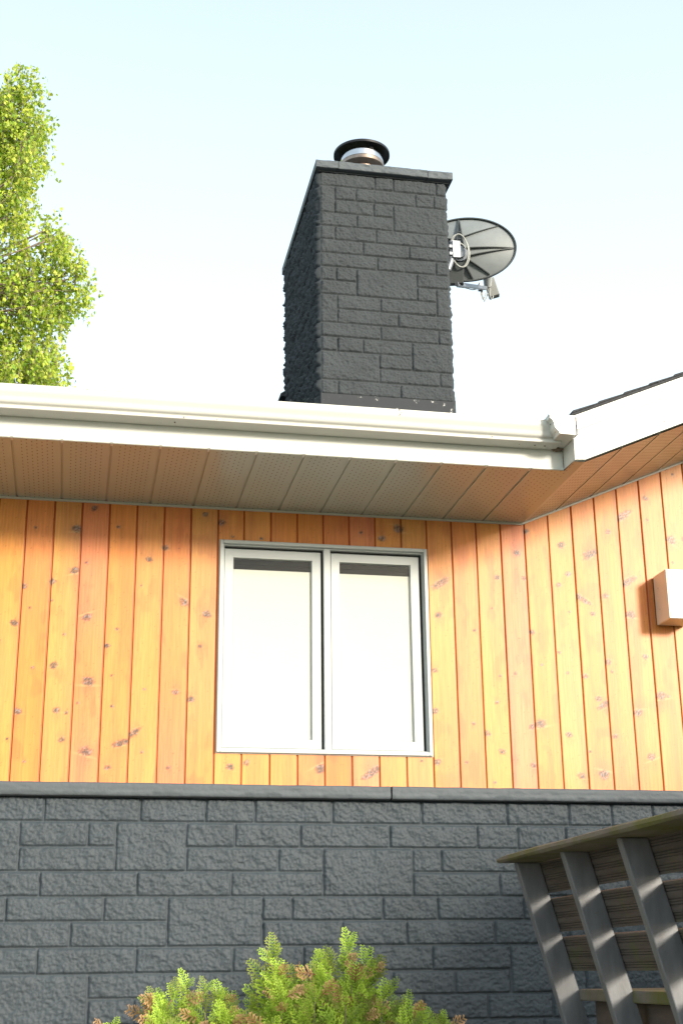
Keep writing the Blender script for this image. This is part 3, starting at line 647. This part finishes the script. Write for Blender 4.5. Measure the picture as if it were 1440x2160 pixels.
for k in range(NA):
    a = 2*math.pi*k/NA; c, s_ = math.cos(a), math.sin(a)
    for (e_, l) in ((-.001,.020),(.007,.020),(.007,-.006),(-.001,-.006)): v.append(tuple(DM @ Vector(((AX+e_)*c, -l, (AZ+e_)*s_))))
f = [(4*k+j, 4*((k+1)%NA)+j, 4*((k+1)%NA)+(j+1)%4, 4*k+(j+1)%4) for k in range(NA) for j in range(4)]
DH(rim.add(v, f).build('rim', M['dish_dark'], smooth=True))
hub = (-.048, -.066)
def rib(u0, w0, u1, w1, h0, h1, t=.007):
    w0, w1, u0, u1 = w0*.83, w1*.83, u0*.94, u1*.94
    mb = MB(); N_ = 12; d = Vector((u1-u0, 0, w1-w0)).normalized(); s_ = Vector((-d.z, 0, d.x))*t/2; v = []
    for i in range(N_+1):
        q = i/N_; u = u0+(u1-u0)*q; w = w0+(w1-w0)*q; hh = h0+(h1-h0)*q
        for sg, lf in ((-1,-.001),(1,-.001),(1,hh),(-1,hh)):
            v.append(tuple(DP(u + sg*s_.x, w + sg*s_.z, lf)))
    f = [(4*i+j, 4*i+(j+1)%4, 4*(i+1)+(j+1)%4, 4*(i+1)+j) for i in range(N_) for j in range(4)] + [(0,1,2,3), (4*N_+3, 4*N_+2, 4*N_+1, 4*N_)]
    return DH(mb.add(v, f).build('rib', M['dish_dark']))
for a in ((-.075,-.03,-.052,.288,.05,.014,.008),(-.018,-.03,-.046,.288,.05,.014,.008),(-.02,.09,.265,.208,.022,.012,.006),(-.02,-.025,.382,-.010,.030,.012,.006),(0,-.10,.382,-.014,.030,.012,.006),
          (0,-.12,.180,-.252,.028,.014,.006),(-.03,-.14,.045,-.288,.035,.016,.008),(-.07,-.14,-.07,-.285,.04,.02,.008),(-.08,.06,-.33,.15,.028,.012,.006),(-.09,-.06,-.37,-.08,.028,.012,.006),(-.09,-.12,-.26,-.21,.028,.012,.006)):
    rib(*a)
cb = MB()
for w in (.05, .11, .02): 
    a, b = DP(-.075 + .012*(w/.11), w, .03), DP(-.02 - .010*(w/.11), w, .03); DH(MB().tube([a, b], .005, 6).build('crossbar', M['dish_dark']))
hb = MB(); c0 = DP(hub[0], hub[1], .01); dn_ = (DM.to_3x3() @ Vector((0,-1,0)))
hb.tube([c0, c0 + dn_*.03, c0 + dn_*.031, c0 + dn_*.055], [.062,.060,.042,.040], 20); DH(hb.build('hub', M['galv'], smooth=True))
# mounting bracket to the chimney side
mt = MB(); mt.box((CX1+.012, 2.26, 4.02), (CX1+.022, 2.42, 4.28))
hc = c0 + dn_*.055
mt.tube([(CX1+.02,2.33,4.09), (CX1+.10,2.33,4.08), (CX1+.165,2.335,4.10), (CX1+.19,2.34,4.17), (CX1+.20,2.34,4.34)], .024, 14)
mt.tube([(CX1+.20,2.34,4.30), tuple(hc)], .020, 10)
DH(mt.build('mast', M['galv'], smooth=True))
cl = MB(); cl.box((CX1+.17, 2.305, 4.21), (CX1+.235, 2.375, 4.235)); cl.box((CX1+.17, 2.305, 4.27), (CX1+.235, 2.375, 4.295)); cl.box((CX1+.195,2.30,4.19),(CX1+.255,2.318,4.33)); DH(cl.build('clamp', M['galv'], bevel=.002))
bx = MB(); bx.add([tuple(DM @ Vector(p)) for p in ((-.15,-.05,-.30),(-.03,-.05,-.30),(-.02,-.10,-.15),(-.12,-.10,-.15),(-.15,-.11,-.30),(-.03,-.11,-.30),(-.02,-.145,-.15),(-.12,-.145,-.15))], [(0,1,2,3),(4,7,6,5),(0,4,5,1),(1,5,6,2),(2,6,7,3),(3,7,4,0)]); DH(bx.build('back_bracket', M['dish_dark'], bevel=.003))
# feed arm, LNB and cables
A0, A1 = Vector((1.985, 2.40, 4.020)), Vector((2.362, 2.86, 4.262))
ar = MB(); d = (A1-A0).normalized(); s_ = d.cross(Vector((0,0,1))).normalized()*.014; u_ = s_.cross(d).normalized()*.014
ar.add([tuple(p + a*s_ + b*u_) for p in (A0, A1) for a, b in ((-1,-1),(1,-1),(1,1),(-1,1))], [(0,1,2,3),(7,6,5,4),(0,4,5,1),(1,5,6,2),(2,6,7,3),(3,7,4,0)])
DH(ar.build('feed_arm', M['galv'], bevel=.002))
ln = MB(); LM = Matrix.Translation((2.428,2.90,4.300)) @ Matrix.Rotation(R(-16),4,'Z') @ Matrix.Rotation(R(-14),4,'Y')
ln.add([tuple(LM @ Vector((x,y,z))) for z in (-.085,.075) for x,y in ((-.048,-.02),(.036,-.02),(.036,.04),(-.048,.04))], [(0,3,2,1),(4,5,6,7),(0,1,5,4),(1,2,6,5),(2,3,7,6),(3,0,4,7)])
lo = DH(ln.build('lnb_housing', M['lnb'], bevel=.006))
hn = MB(); hn.tube([(2.385,2.885,4.300),(2.372,2.84,4.335),(2.366,2.82,4.352)], [.030,.036,.042], 16); DH(hn.build('feed_horn', M['vinyl'], smooth=True))
mb = MB(); mb.box((2.300,2.83,4.235),(2.330,2.875,4.295)); DH(mb.build('arm_clamp', M['galv'], bevel=.003))
cbm = MB()
def loop(c, ru, rw, ph, m=40, t0=0, t1=2*math.pi, tilt=0):
    return [c + (DM.to_3x3() @ Vector((ru*math.cos(t0+(t1-t0)*k/m), -.004*math.sin(3*k/m*6.28+ph), rw*math.sin(t0+(t1-t0)*k/m) + tilt*math.cos(t0+(t1-t0)*k/m)))) for k in range(m+1)]
cc = c0 + dn_*.075
for j, (ru, rw, ti) in enumerate(((.066,.130,-.02),(.070,.126,-.026),(.062,.128,-.014))): cbm.tube(loop(cc + dn_*.006*j, ru, rw, j, tilt=ti), .0045, 6, cap=False)
cbm.tube(loop(cc + Vector((.0,0,-.01)), .045, .07, 1, 24, .4, 3.4), .0045, 6)
DH(cbm.build('cable_coil', M['cable'], smooth=True))
hg = MB()
for (xa, xb, zl) in ((2.325,2.350,4.165),(2.332,2.365,4.150),(2.395,2.415,4.17)):
    hg.tube([(xa,2.85,4.26),(xa-.004,2.86,4.21),((xa+xb)/2,2.87,zl),(xb+.005,2.88,4.19),(xb+.02,2.89,4.235)], .0045, 6)
hg.tube([(2.30,2.80,4.225),(2.2,2.7,4.15),(2.1,2.57,4.09),(2.0,2.44,4.02)], .0045, 6)
DH(hg.build('feed_cable', M['cable'], smooth=True))

# ------------------------------------------------------------------ wall lamp at the right edge
lamp = empty('wall_lamp', (2.31, -.004, .95)); tag(lamp, 'cream box shaped lamp fixed to the cedar siding right of the window', 'wall lamp')
def LH(o): o.parent = lamp; o.matrix_parent_inverse = Matrix.Translation((-2.31,.004,-.95)); return o
lm = MB(); lm.box((2.2365,-.165,.829),(2.3865,-.010,1.083)); LH(lm.build('housing', M['lamp_white'], bevel=.003))
lb = MB(); lb.box((2.2385,-.0098,.833),(2.3845,.001,1.079)); LH(lb.build('back_plate', M['dark']))
ls = MB(); ls.box((2.245,-.158,.8278),(2.378,-.018,.8292)); LH(ls.build('bottom_plate', M['trim_grey']))
for z in (1.01, .90): LH(MB().tube([(2.2367,-.060,z),(2.2355,-.060,z)], .004, 8).build('screw', M['trim_grey']))

# ------------------------------------------------------------------ deck bench with leaning back
def wood(name, base, var, rough=.7, stain=None):
    m = mat(name, base, rough, spec=.4, var=var, vscale=5, stretch=(9,1,1) if name.startswith('rail') is False else (6,1,6), bump=.35, bscale=60, bdist=.002, dirt=stain); return m
M['post'] = mat('weathered_grey_post', (.135,.143,.155), .42, spec=.5, var=.22, vscale=7, stretch=(3,6,.8), bump=.25, bscale=70, bdist=.0015, dirt=((.12,.105,.09), 11, .60, .75))
M['slat'] = mat('weathered_brown_slat', (.078,.067,.058), .75, var=.35, vscale=6, stretch=(2,.6,9), bump=.5, bscale=90, bdist=.002, dirt=((.075,.085,.035), 7, .55, .72))
M['railw'] = mat('mossy_rail_wood', (.125,.115,.095), .7, var=.25, vscale=6, stretch=(2,.7,2), bump=.4, bscale=80, bdist=.002, dirt=((.085,.095,.02), 3.2, .44, .60))
M['deckw'] = mat('old_deck_wood', (.07,.055,.045), .8, var=.3, vscale=5, stretch=(4,.7,4), bump=.4, bscale=60, bdist=.002)
bench = empty('deck_bench', (1.30, -2.6, -1.31)); tag(bench, 'weathered wooden deck bench with leaning slatted back and mossy top rail', 'bench')
def BH(o): o.parent = bench; o.matrix_parent_inverse = Matrix.Translation((-1.30,2.6,1.31)); return o
X0, Z0, Y1, SPC, TL = 1.0237, -.4339, -1.2074, .508, .2743
def bx_(z, w=0): return X0 + w + (Z0 - z)*TL
rgb = random.Random(3)
for k in range(6):
    y1 = Y1 - SPC*k + .004; y0 = y1 - .038; zb_ = -1.55
    p = MB(); p.prism([(bx_(zb_),y0,zb_),(bx_(zb_,.0917),y0,zb_),(bx_(Z0,.0917),y0,Z0),(bx_(Z0),y0,Z0)], (0,0,0), (0,y1-y0,0)); BH(p.build('support', M['post'], bevel=.004))
ys0, ys1 = Y1 - .01, Y1 - SPC*5 - .12
L_ = math.hypot(1, TL)
def slat(zt, zb2):
    H_ = (zt - zb2)*L_; prof = [(0.0, 0.0)]; t = .027
    pos = []
    for c in (.16, .5, .84):
        for j in (-1, 0, 1): pos.append(c*H_ + j*.0085)
    for q in pos: prof += [(q-.0020, 0), (q-.0012, .0035), (q+.0012, .0035), (q+.0020, 0)]
    prof += [(H_, 0), (H_, t), (0, t)]
    d = Vector((TL, 0, -1))/L_; nn = Vector((1, 0, TL))/L_; o_ = Vector((bx_(zt, .0927), ys0, zt))
    P = [tuple(o_ + d*a + nn*b) for a, b in prof]
    m_ = MB(); n = len(P); ys = np.linspace(0, ys1-ys0, 14); v = [(x, y_ + yy, z) for yy in ys for x, y_, z in P]
    f = [(i*n+j, i*n+(j+1)%n, (i+1)*n+(j+1)%n, (i+1)*n+j) for i in range(13) for j in range(n)] + [tuple(range(n))[::-1], tuple(range(13*n, 14*n))]
    return BH(m_.add(v, f).build('back_slat', M['slat']))
slat(-.4340, -.5440); slat(-.5665, -.6835); slat(-.7055, -.8220)
rl = MB()
prof = [(.972,-.4325),(.966,-.424),(.969,-.412),(.980,-.4065),(1.115,-.4065),(1.125,-.412),(1.126,-.426),(1.120,-.4335),(.980,-.4335)]
ys = np.linspace(Y1 + .052, ys1 - .05, 60); v = []; f = []
for i, y in enumerate(ys):
    e = .35 if i == 0 else (.12 if i == 1 else 0)
    for x, z in prof: v.append((x + (1.046-x)*e*.15 + .0016*math.sin(y*5+x*60), y, z + (-.42 - z)*e + .0012*math.sin(y*9 + z*300)))
n = len(prof); f = [(i*n+j, i*n+(j+1)%n, (i+1)*n+(j+1)%n, (i+1)*n+j) for i in range(59) for j in range(n)] + [tuple(range(n))[::-1], tuple(range(59*n, 60*n))]
BH(rl.add(v, f).build('top_rail', M['railw'], smooth=True))
for j, (xa, xb) in enumerate(((1.236,1.372),(1.378,1.514),(1.520,1.656))):
    s_ = MB().box((xa, ys1, -.925), (xb, ys0 - .03 + .006*j, -.885)); BH(s_.build('seat_board', M['railw'], bevel=.006))
for k in range(6):
    y1 = Y1 - SPC*k - .034; s_ = MB().box((1.3195, y1-.038, -1.015), (1.64, y1, -.9258)); BH(s_.build('bearer', M['post'], bevel=.003))
    s_ = MB().box((1.575, y1-.078, -1.31), (1.637, y1-.040, -.9260)); BH(s_.build('front_leg', M['post'], bevel=.003))
for z0_, z1_ in ((-1.305,-1.190),(-1.183,-1.062),(-1.055,-.928)):
    BH(MB().box((1.292, ys1, z0_), (1.318, ys0-.04, z1_)).build('apron', M['deckw'], bevel=.003))
deck = empty('deck', (2.6, -2.7, GROUND)); tag(deck, 'raised weathered wooden deck under the slatted bench', 'deck')
def KH(o): o.parent = deck; o.matrix_parent_inverse = Matrix.Translation((-2.6,2.7,-GROUND)); return o
dk = MB(); x = 1.27
while x < 4.4: dk.box((x, -4.1, -1.345), (x+.135, -1.12, -1.3115)); x += .1405
KH(dk.build('deck_surface', M['deckw']))
ri = MB(); ri.box((1.345,-4.06,-1.54),(1.383,-1.16,-1.3465)); ri.box((4.33,-4.06,-1.54),(4.368,-1.16,-1.3465)); ri.box((1.383,-4.06,-1.54),(4.33,-4.02,-1.3465)); ri.box((1.383,-1.20,-1.54),(4.33,-1.16,-1.3465)); KH(ri.build('rim_joist', M['deckw']))
for x in (1.39, 2.8, 4.22):
    for y in (-3.98, -1.32): KH(MB().box((x, y, GROUND), (x+.09, y+.09, -1.3465)).build('deck_post', M['post'], bevel=.004))

# ------------------------------------------------------------------ foliage
def leaf_mat(name, trans=.35, rough=.5):
    m = bpy.data.materials.new(name); m.use_nodes = True; nt = m.node_tree; b = nt.nodes['Principled BSDF']; out = nt.nodes['Material Output']
    a = nt.nodes.new('ShaderNodeAttribute'); a.attribute_name = 'Col'; nt.links.new(a.outputs['Color'], b.inputs['Base Color']); b.inputs['Roughness'].default_value = rough; b.inputs['Specular IOR Level'].default_value = .35
    t = nt.nodes.new('ShaderNodeBsdfTranslucent'); mx = nt.nodes.new('ShaderNodeMixShader'); mx.inputs[0].default_value = trans
    nt.links.new(a.outputs['Color'], t.inputs['Color']); nt.links.new(b.outputs[0], mx.inputs[1]); nt.links.new(t.outputs[0], mx.inputs[2]); nt.links.new(mx.outputs[0], out.inputs[0]); return m
M['leaf'] = leaf_mat('birch_leaf', .40, .45); M['thuja'] = leaf_mat('cedar_foliage', .30, .55); M['leafy_shadow_caster'] = leaf_mat('shadow_caster_leaf', .25)

# cedar shrub : flat fronds on upright leaders
def frond(r, L, pal):
    """quads (n,4,3) and colours (n,4,3): x along, y sideways, z up from the frond"""
    Q = []; Cc = []
    def strip(p0, d, ln, w0, w1, c0, c1, droop, segs=2):
        p = np.array(p0, float); d = np.array(d, float)
        for i in range(segs):
            q = p + d*ln/segs; s = np.array([-d[1], d[0], 0]); s /= np.linalg.norm(s) + 1e-9
            ta, tb = i/segs, (i+1)/segs; wa = w0+(w1-w0)*ta; wb = w0+(w1-w0)*tb; ca = c0+(c1-c0)*ta; cb_ = c0+(c1-c0)*tb
            Q.append([p - s*wa, p + s*wa, q + s*wb, q - s*wb]); Cc.append([ca, ca, cb_, cb_])
            p = q; d = d + np.array([0,0,-droop]); d /= np.linalg.norm(d)
        return p
    dark, lite, tip = pal; N_ = max(5, int(L/.016)); cur = r.uniform(-.25,.25); p = np.zeros(3); d = np.array([1.,0,0]); step = L/N_
    for i in range(N_):
        t = i/N_; d = d + np.array([0, cur/N_, -.35/N_]); d /= np.linalg.norm(d); q = p + d*step
        w = .0016*(1-t*.5); s = np.array([-d[1], d[0], 0]); c = dark*.7+np.array([.05,.02,0]) if t < .4 else dark + (lite-dark)*t
        Q.append([p-s*w, p+s*w, q+s*w, q-s*w]); Cc.append([c]*4)
        for sd in ((-1, 1) if i % 1 == 0 else ()):
            l2 = L*.46*(1-t)**.8*min(1, (t+.12)*4)*r.uniform(.75,1.15) + .006
            a = sd*R(r.uniform(38,56)); dd = np.array([d[0]*math.cos(a)-d[1]*math.sin(a), d[0]*math.sin(a)+d[1]*math.cos(a), d[2] + r.uniform(-.15,.12)])
            n2 = max(1, int(l2/.0140))
            e1 = strip(q, dd, l2, .0027, .0016, dark + (lite-dark)*.35, tip, .10, 2)
            for j in range(n2):
                tt = (j+.6)/(n2+.3); b0 = q + dd*l2*tt; a2 = R(38)*(1 if (j + (sd > 0)) % 2 else -1)
                d3 = np.array([dd[0]*math.cos(a2)-dd[1]*math.sin(a2), dd[0]*math.sin(a2)+dd[1]*math.cos(a2), dd[2]+r.uniform(-.2,.1)])
                strip(b0, d3, .007 + l2*.36*(1-tt), .0025, .0013, dark+(lite-dark)*.6, tip, .1, 1)
        p = q
    return np.array(Q), np.array(Cc)
rf = np.random.RandomState(17)
g_d, g_l, g_t = np.array([.13,.25,.02]), np.array([.36,.58,.045]), np.array([.60,.84,.10])
GREEN = [(g_d, g_l, g_t), (g_d*.8, g_l*.8, g_t*.75), (g_d*1.1, g_l*1.15, g_t*1.15), (g_d*.9, g_l*.85, np.array([.36,.36,.10]))]
BROWN = [(np.array([.20,.15,.05]), np.array([.58,.32,.14]), np.array([.80,.50,.27])), (np.array([.25,.12,.06]), np.array([.56,.33,.14]), np.array([.80,.54,.26]))]
TG = [frond(rf, .135*s, GREEN[i % 4]) for i, s in enumerate((1,.9,1.1,.8,1.15,1,.7,1.25,.95,1.05,.85,1.0))]
TB = [frond(rf, .062*s, BROWN[i % 2]) for i, s in enumerate((1,.9,1.15,.8))]
SQ, SC = [], []
def place(T, pos, direc, up, sc, tint=1.0):
    Q, Cc = T; x = np.array(direc)/np.linalg.norm(direc); z = np.array(up) - x*np.dot(up, x); z /= np.linalg.norm(z); y = np.cross(z, x)
    B = np.stack([x, y, z], 0); SQ.append((Q.reshape(-1,3)*sc) @ B + np.array(pos)); SC.append(np.clip(Cc.reshape(-1,3)*tint, 0, .9))
stems = MB()
TIPS = [(px, v) for px, v in ((335,2092),(352,2080),(372,2068),(400,2048),(432,2062),(468,2075),(505,2096),(540,2052),(575,1976),(606,2040),(632,2018),(662,2002),(700,1985),(735,1958),(768,1984),(790,2010),(822,2078),(856,2098),(890,2112),(928,2138),(250,2142))]
def leader(tip, y, rad, dens, brown, spread=1.0):
    base = np.array([.22 + (tip[0]-.22)*.35, y*.4 - .5, -2.35]); tip = np.array([tip[0], y, tip[1]])
    N_ = 26; mid = base*.3 + tip*.7 + np.array([0,0,-.12]); pts = []
    for i in range(N_+1):
        t = i/N_; pts.append((1-t)**2*base + 2*(1-t)*t*mid + t*t*tip)
    stems.tube([tuple(q) for q in pts], [.009*(1-.82*i/N_) for i in range(N_+1)], 5)
    Ls = 0; s = 0
    for i in range(N_, 0, -1):
        a, b = pts[i], pts[i-1]; ln = np.linalg.norm(a-b); Ls += ln
        if Ls > .75: break
        ax = (a-b)/ln
        for j in range(int(dens*ln*100)+ (rf.rand() < (dens*ln*100) % 1)):
            p = b + (a-b)*rf.rand(); h = Ls; ang = rf.uniform(0, 2*math.pi); out = np.array([math.cos(ang), math.sin(ang)*.6, 0])
            if out[1] > .3: out[1] *= -.7
            rise = max(.15, 1.3 - h*3.5) + rf.uniform(-.3,.3); d = out + np.array([0,0,rise]); sc = min(1.15, .50 + h*3.0)*rad*rf.uniform(.75,1.2)
            up = np.array([rf.uniform(-.7,.7), -1.5, rf.uniform(-.1,.9)])
            place(TG[rf.randint(len(TG))], p, d, up, sc, rf.choice([.55,.9,1,1.1]))
            if rf.rand() < brown: place(TB[rf.randint(len(TB))], p + d/np.linalg.norm(d)*.075*sc, d*.6 + np.array([rf.uniform(-.4,.4),-.4,-.35]), up, rf.uniform(.8,1.4), rf.uniform(.85,1.1))
    place(TG[rf.randint(len(TG))], tip - (tip-pts[-2])/np.linalg.norm(tip-pts[-2])*.02, tip - pts[-2], (0.3,-1,.2), .75*rad)
def shrub_z(px, v): return (-.742 if 560 < px < 800 else -.708) - (v-1960)/580.
for px, v in TIPS:
    y = -.80 + rf.uniform(-.06,.06); x = .466 + (px-735)/531.
    big = 540 < px < 800
    leader((x, shrub_z(px, v)), y, .95 if big else .75, .34 if big else .42, .16)
TX = [t[0] for t in TIPS[:-1]]; TV = [t[1] for t in TIPS[:-1]]
for k in range(84):
    px = rf.uniform(335, 925); v = np.interp(px, sorted(TX), [tv for _, tv in sorted(zip(TX, TV))]) + rf.uniform(14, 150); y = rf.uniform(-1.12,-.62)
    leader((.466 + (px-735)/531., shrub_z(px, v)), y, .9, .30, .26)
P = np.concatenate(SQ); Cq = np.concatenate(SC); Cq = np.concatenate([Cq, np.ones((len(Cq),1))], 1)
shrub = empty('cedar_shrub', (.22, -.8, GROUND)); tag(shrub, 'bright green cedar shrub with browned frond tips in front of the block wall', 'shrub')
fo = quads_obj('foliage', P - np.array([.22,-.8,GROUND]), np.arange(len(P)).reshape(-1,4), M['thuja'], shrub, col=Cq)
so = stems.build('stem', M['bark'], shrub); so.matrix_parent_inverse = Matrix.Translation((-.22,.8,-GROUND))

# leaves
def leaves(P, size, r, pal, droop=.5):
    n = len(P); d = r.normal(size=(n,3)); d[:,2] -= droop*2; d /= np.linalg.norm(d,axis=1)[:,None]
    s = r.normal(size=(n,3)); s -= d*np.sum(s*d,1)[:,None]; s /= np.linalg.norm(s,axis=1)[:,None]; nn = np.cross(d, s)
    L = size*r.uniform(.65,1.25,n)[:,None]; W = L*.36
    a = P; m1 = P + d*L*.42 + s*W + nn*L*.10; m2 = P + d*L*.42 - s*W + nn*L*.10; e = P + d*L
    m0 = P + d*L*.45
    V = np.stack([a, m1, e, m0, a, m0, e, m2], 1).reshape(-1,3); F = np.arange(len(V)).reshape(-1,4)
    c = np.array(pal)[r.randint(len(pal), size=n)]*r.uniform(.75,1.2,(n,1)); C = np.repeat(np.concatenate([np.clip(c,0,.9), np.ones((n,1))],1)[:,None], 8, 1).reshape(-1,4)
    return V, F, C
BIRCH = [(.46,.60,.06),(.54,.63,.08),(.36,.52,.06),(.58,.62,.11),(.24,.40,.05),(.50,.62,.08)]
rt = np.random.RandomState(23)
TY = 9.6
tree = empty('birch_tree', (-3.6, TY, GROUND)); tag(tree, 'tall birch with sunlit yellow green leaves behind the white eave on the left', 'tree')
def TXf(u, v): # width across the crown at that height
    z = 10.584 - (v-150)*.00666 ; x = -2.067 + (v-150)*.000457 + u*.00612; return x, z + u*.0006
tw = MB()
trunk = [(-3.6,TY,GROUND),(-3.55,TY,1),(-3.4,TY+.1,4),(-3.3,TY,6.5),(-3.15,TY-.1,8.8),(-3.0,TY,10.6),(-2.9,TY,11.8)]
limbs = [trunk]
def limb(a, b, r0, sag=.3, n=10):
    a = np.array(a); b = np.array(b); pts = []
    for i in range(n+1):
        t = i/n; pts.append(a+(b-a)*t + np.array([0,0,sag*math.sin(math.pi*t)]) + rt.normal(size=3)*.02*(0 < i < n))
    return pts
tr_ = MB(); tr_.tube(trunk, [.16,.15,.12,.09,.065,.04,.012], 14)
BL = [(45,175,32,34),(0,215,75,60),(50,235,62,55),(0,300,60,80),(70,300,38,60),(20,390,60,60),(60,385,28,45),(0,470,62,70),(30,540,45,50),(112,490,26,36),(118,545,30,40),(85,600,60,40),(140,610,42,50),(165,655,18,40),(120,660,32,30),(40,640,70,60),(100,700,32,40),(10,720,70,60),(70,745,50,40),(30,800,80,40),(105,790,36,36),(70,815,60,25),(-60,250,60,100),(-80,450,80,110),(-70,680,80,120),(-200,220,120,110),(-230,420,150,150),(-220,650,160,150),(-330,350,90,130),(-360,600,110,140),(-120,90,100,70),(-240,110,100,70),(-150,830,170,80)]
LP = []
for (u, v, ru, rv) in BL:
    vis = u + ru > -10
    nt_ = int(ru*rv/(34 if vis else 55))
    x, z = TXf(u, v)
    anchor = trunk[min(6, max(1, int(np.interp(z, [q[2] for q in trunk], range(7)))))]
    yb = TY + rt.uniform(-.5,.5)
    lp_ = limb(anchor if rt.rand() < .8 else trunk[3], (x - .1, yb, z - .05), 0, .25); tr_.tube([tuple(q) for q in lp_], [.018*(1-.75*i/10) for i in range(11)], 5)
    for k in range(nt_):
        a = rt.uniform(0, 2*math.pi); q = rt.rand()**.55; w = rt.uniform(-.55,.55)
        px_, pz_ = TXf(u + ru*q*math.cos(a), v + rv*q*math.sin(a) - 12)
        p = np.array([px_, yb + w*min(1, ru/50.), pz_]); ln = rt.uniform(.15,.42); dr = np.array([rt.normal()*.22, rt.normal()*.22, -1.]); dr /= np.linalg.norm(dr)
        tw.tube([tuple(p), tuple(p+dr*ln*.5+rt.normal(size=3)*.01), tuple(p+dr*ln)], [.0024,.002,.0015], 3, cap=False)
        if k % 9 == 0: tw.tube([tuple(lp_[rt.randint(6,11)]), tuple((p+lp_[-1])/2 + np.array([0,0,.05])), tuple(p)], [.009,.007,.0035], 4, cap=False)
        m_ = rt.randint(9, 17) if vis else rt.randint(9, 15)
        for j in range(m_): LP.append(p + dr*ln*rt.rand() + rt.normal(size=3)*.035)
V_, F_, C_ = leaves(np.array(LP), .062, rt, BIRCH, .9)
off = np.array([-3.6,TY,GROUND])
quads_obj('crown', V_ - off, F_, M['leaf'], tree, col=C_)
o = tr_.build('trunk', M['bark'], tree, smooth=True); o.matrix_parent_inverse = Matrix.Translation((3.6,-TY,-GROUND))
o2 = tw.build('twigs', M['bark'], tree); o2.matrix_parent_inverse = Matrix.Translation((3.6,-TY,-GROUND))

# unseen evergreen in a pot, added right of the frame to shadow the wall
pe = empty('evergreen_shadow_caster', (2.55, -1.75, -1.3115)); tag(pe, 'unseen round evergreen in a terracotta pot, added to shade the block wall', 'shadow caster')
pot = MB().lathe([(.0,0),(.17,0),(.22,.30),(.235,.30),(.235,.345),(.205,.345),(.20,.31),(0,.30)], (0,0,.0), 40).build('pot', mat('terracotta', (.36,.15,.08), .8, var=.15), pe, smooth=True)
q_ = rt.normal(size=(9000,3)); q_ /= np.linalg.norm(q_,axis=1)[:,None]; q_ *= (rt.rand(9000)**.4)[:,None]*np.array([.50,.42,.60]); q_ += np.array([0,0,.93])
V_, F_, C_ = leaves(q_, .075, rt, [(.05,.11,.03),(.08,.15,.04),(.06,.10,.03)], .0); quads_obj('crown', V_, F_, M['leafy_shadow_caster'], pe, col=C_)
MB().tube([(0,0,.28),(.01,.0,.6),(0,.01,1.0)], [.03,.025,.012], 8).build('trunk', M['bark'], pe)

# unseen leafy mass added beyond the deck to shade the foot of the wall
hp2 = np.stack([rt.uniform(3.2,8.5,30000), rt.uniform(-5.0,-4.15,30000), rt.uniform(GROUND,1.5,30000)],1); hp2 = hp2[hp2[:,2] < np.minimum(.80 + .35*(hp2[:,0]-3.2), 1.05) + rt.normal(size=len(hp2))*.08]
HPn = np.concatenate([hp2]); V_, F_, C_ = leaves(HPn, .10, rt, [(.05,.11,.03),(.08,.15,.04),(.06,.10,.03)], .1)
leafy_shadow_caster = empty('leafy_shadow_caster', (6.5,-4.3,GROUND)); tag(leafy_shadow_caster, 'dense dark green leaves added out of view to shade the block wall', 'leafy_shadow_caster')
quads_obj('crown', V_ - np.array([6.5,-4.3,GROUND]), F_, M['leafy_shadow_caster'], leafy_shadow_caster, col=C_)
sm_ = MB()
for x in (3.6,4.3,5.1,5.8,6.5,7.2,7.9): sm_.tube([(x,-4.6,GROUND),(x+.05,-4.55,-1),(x,-4.6,.7)], [.04,.03,.01], 7)
ho = sm_.build('trunk', M['bark'], leafy_shadow_caster); ho.matrix_parent_inverse = Matrix.Translation((-6.5,4.3,-GROUND))
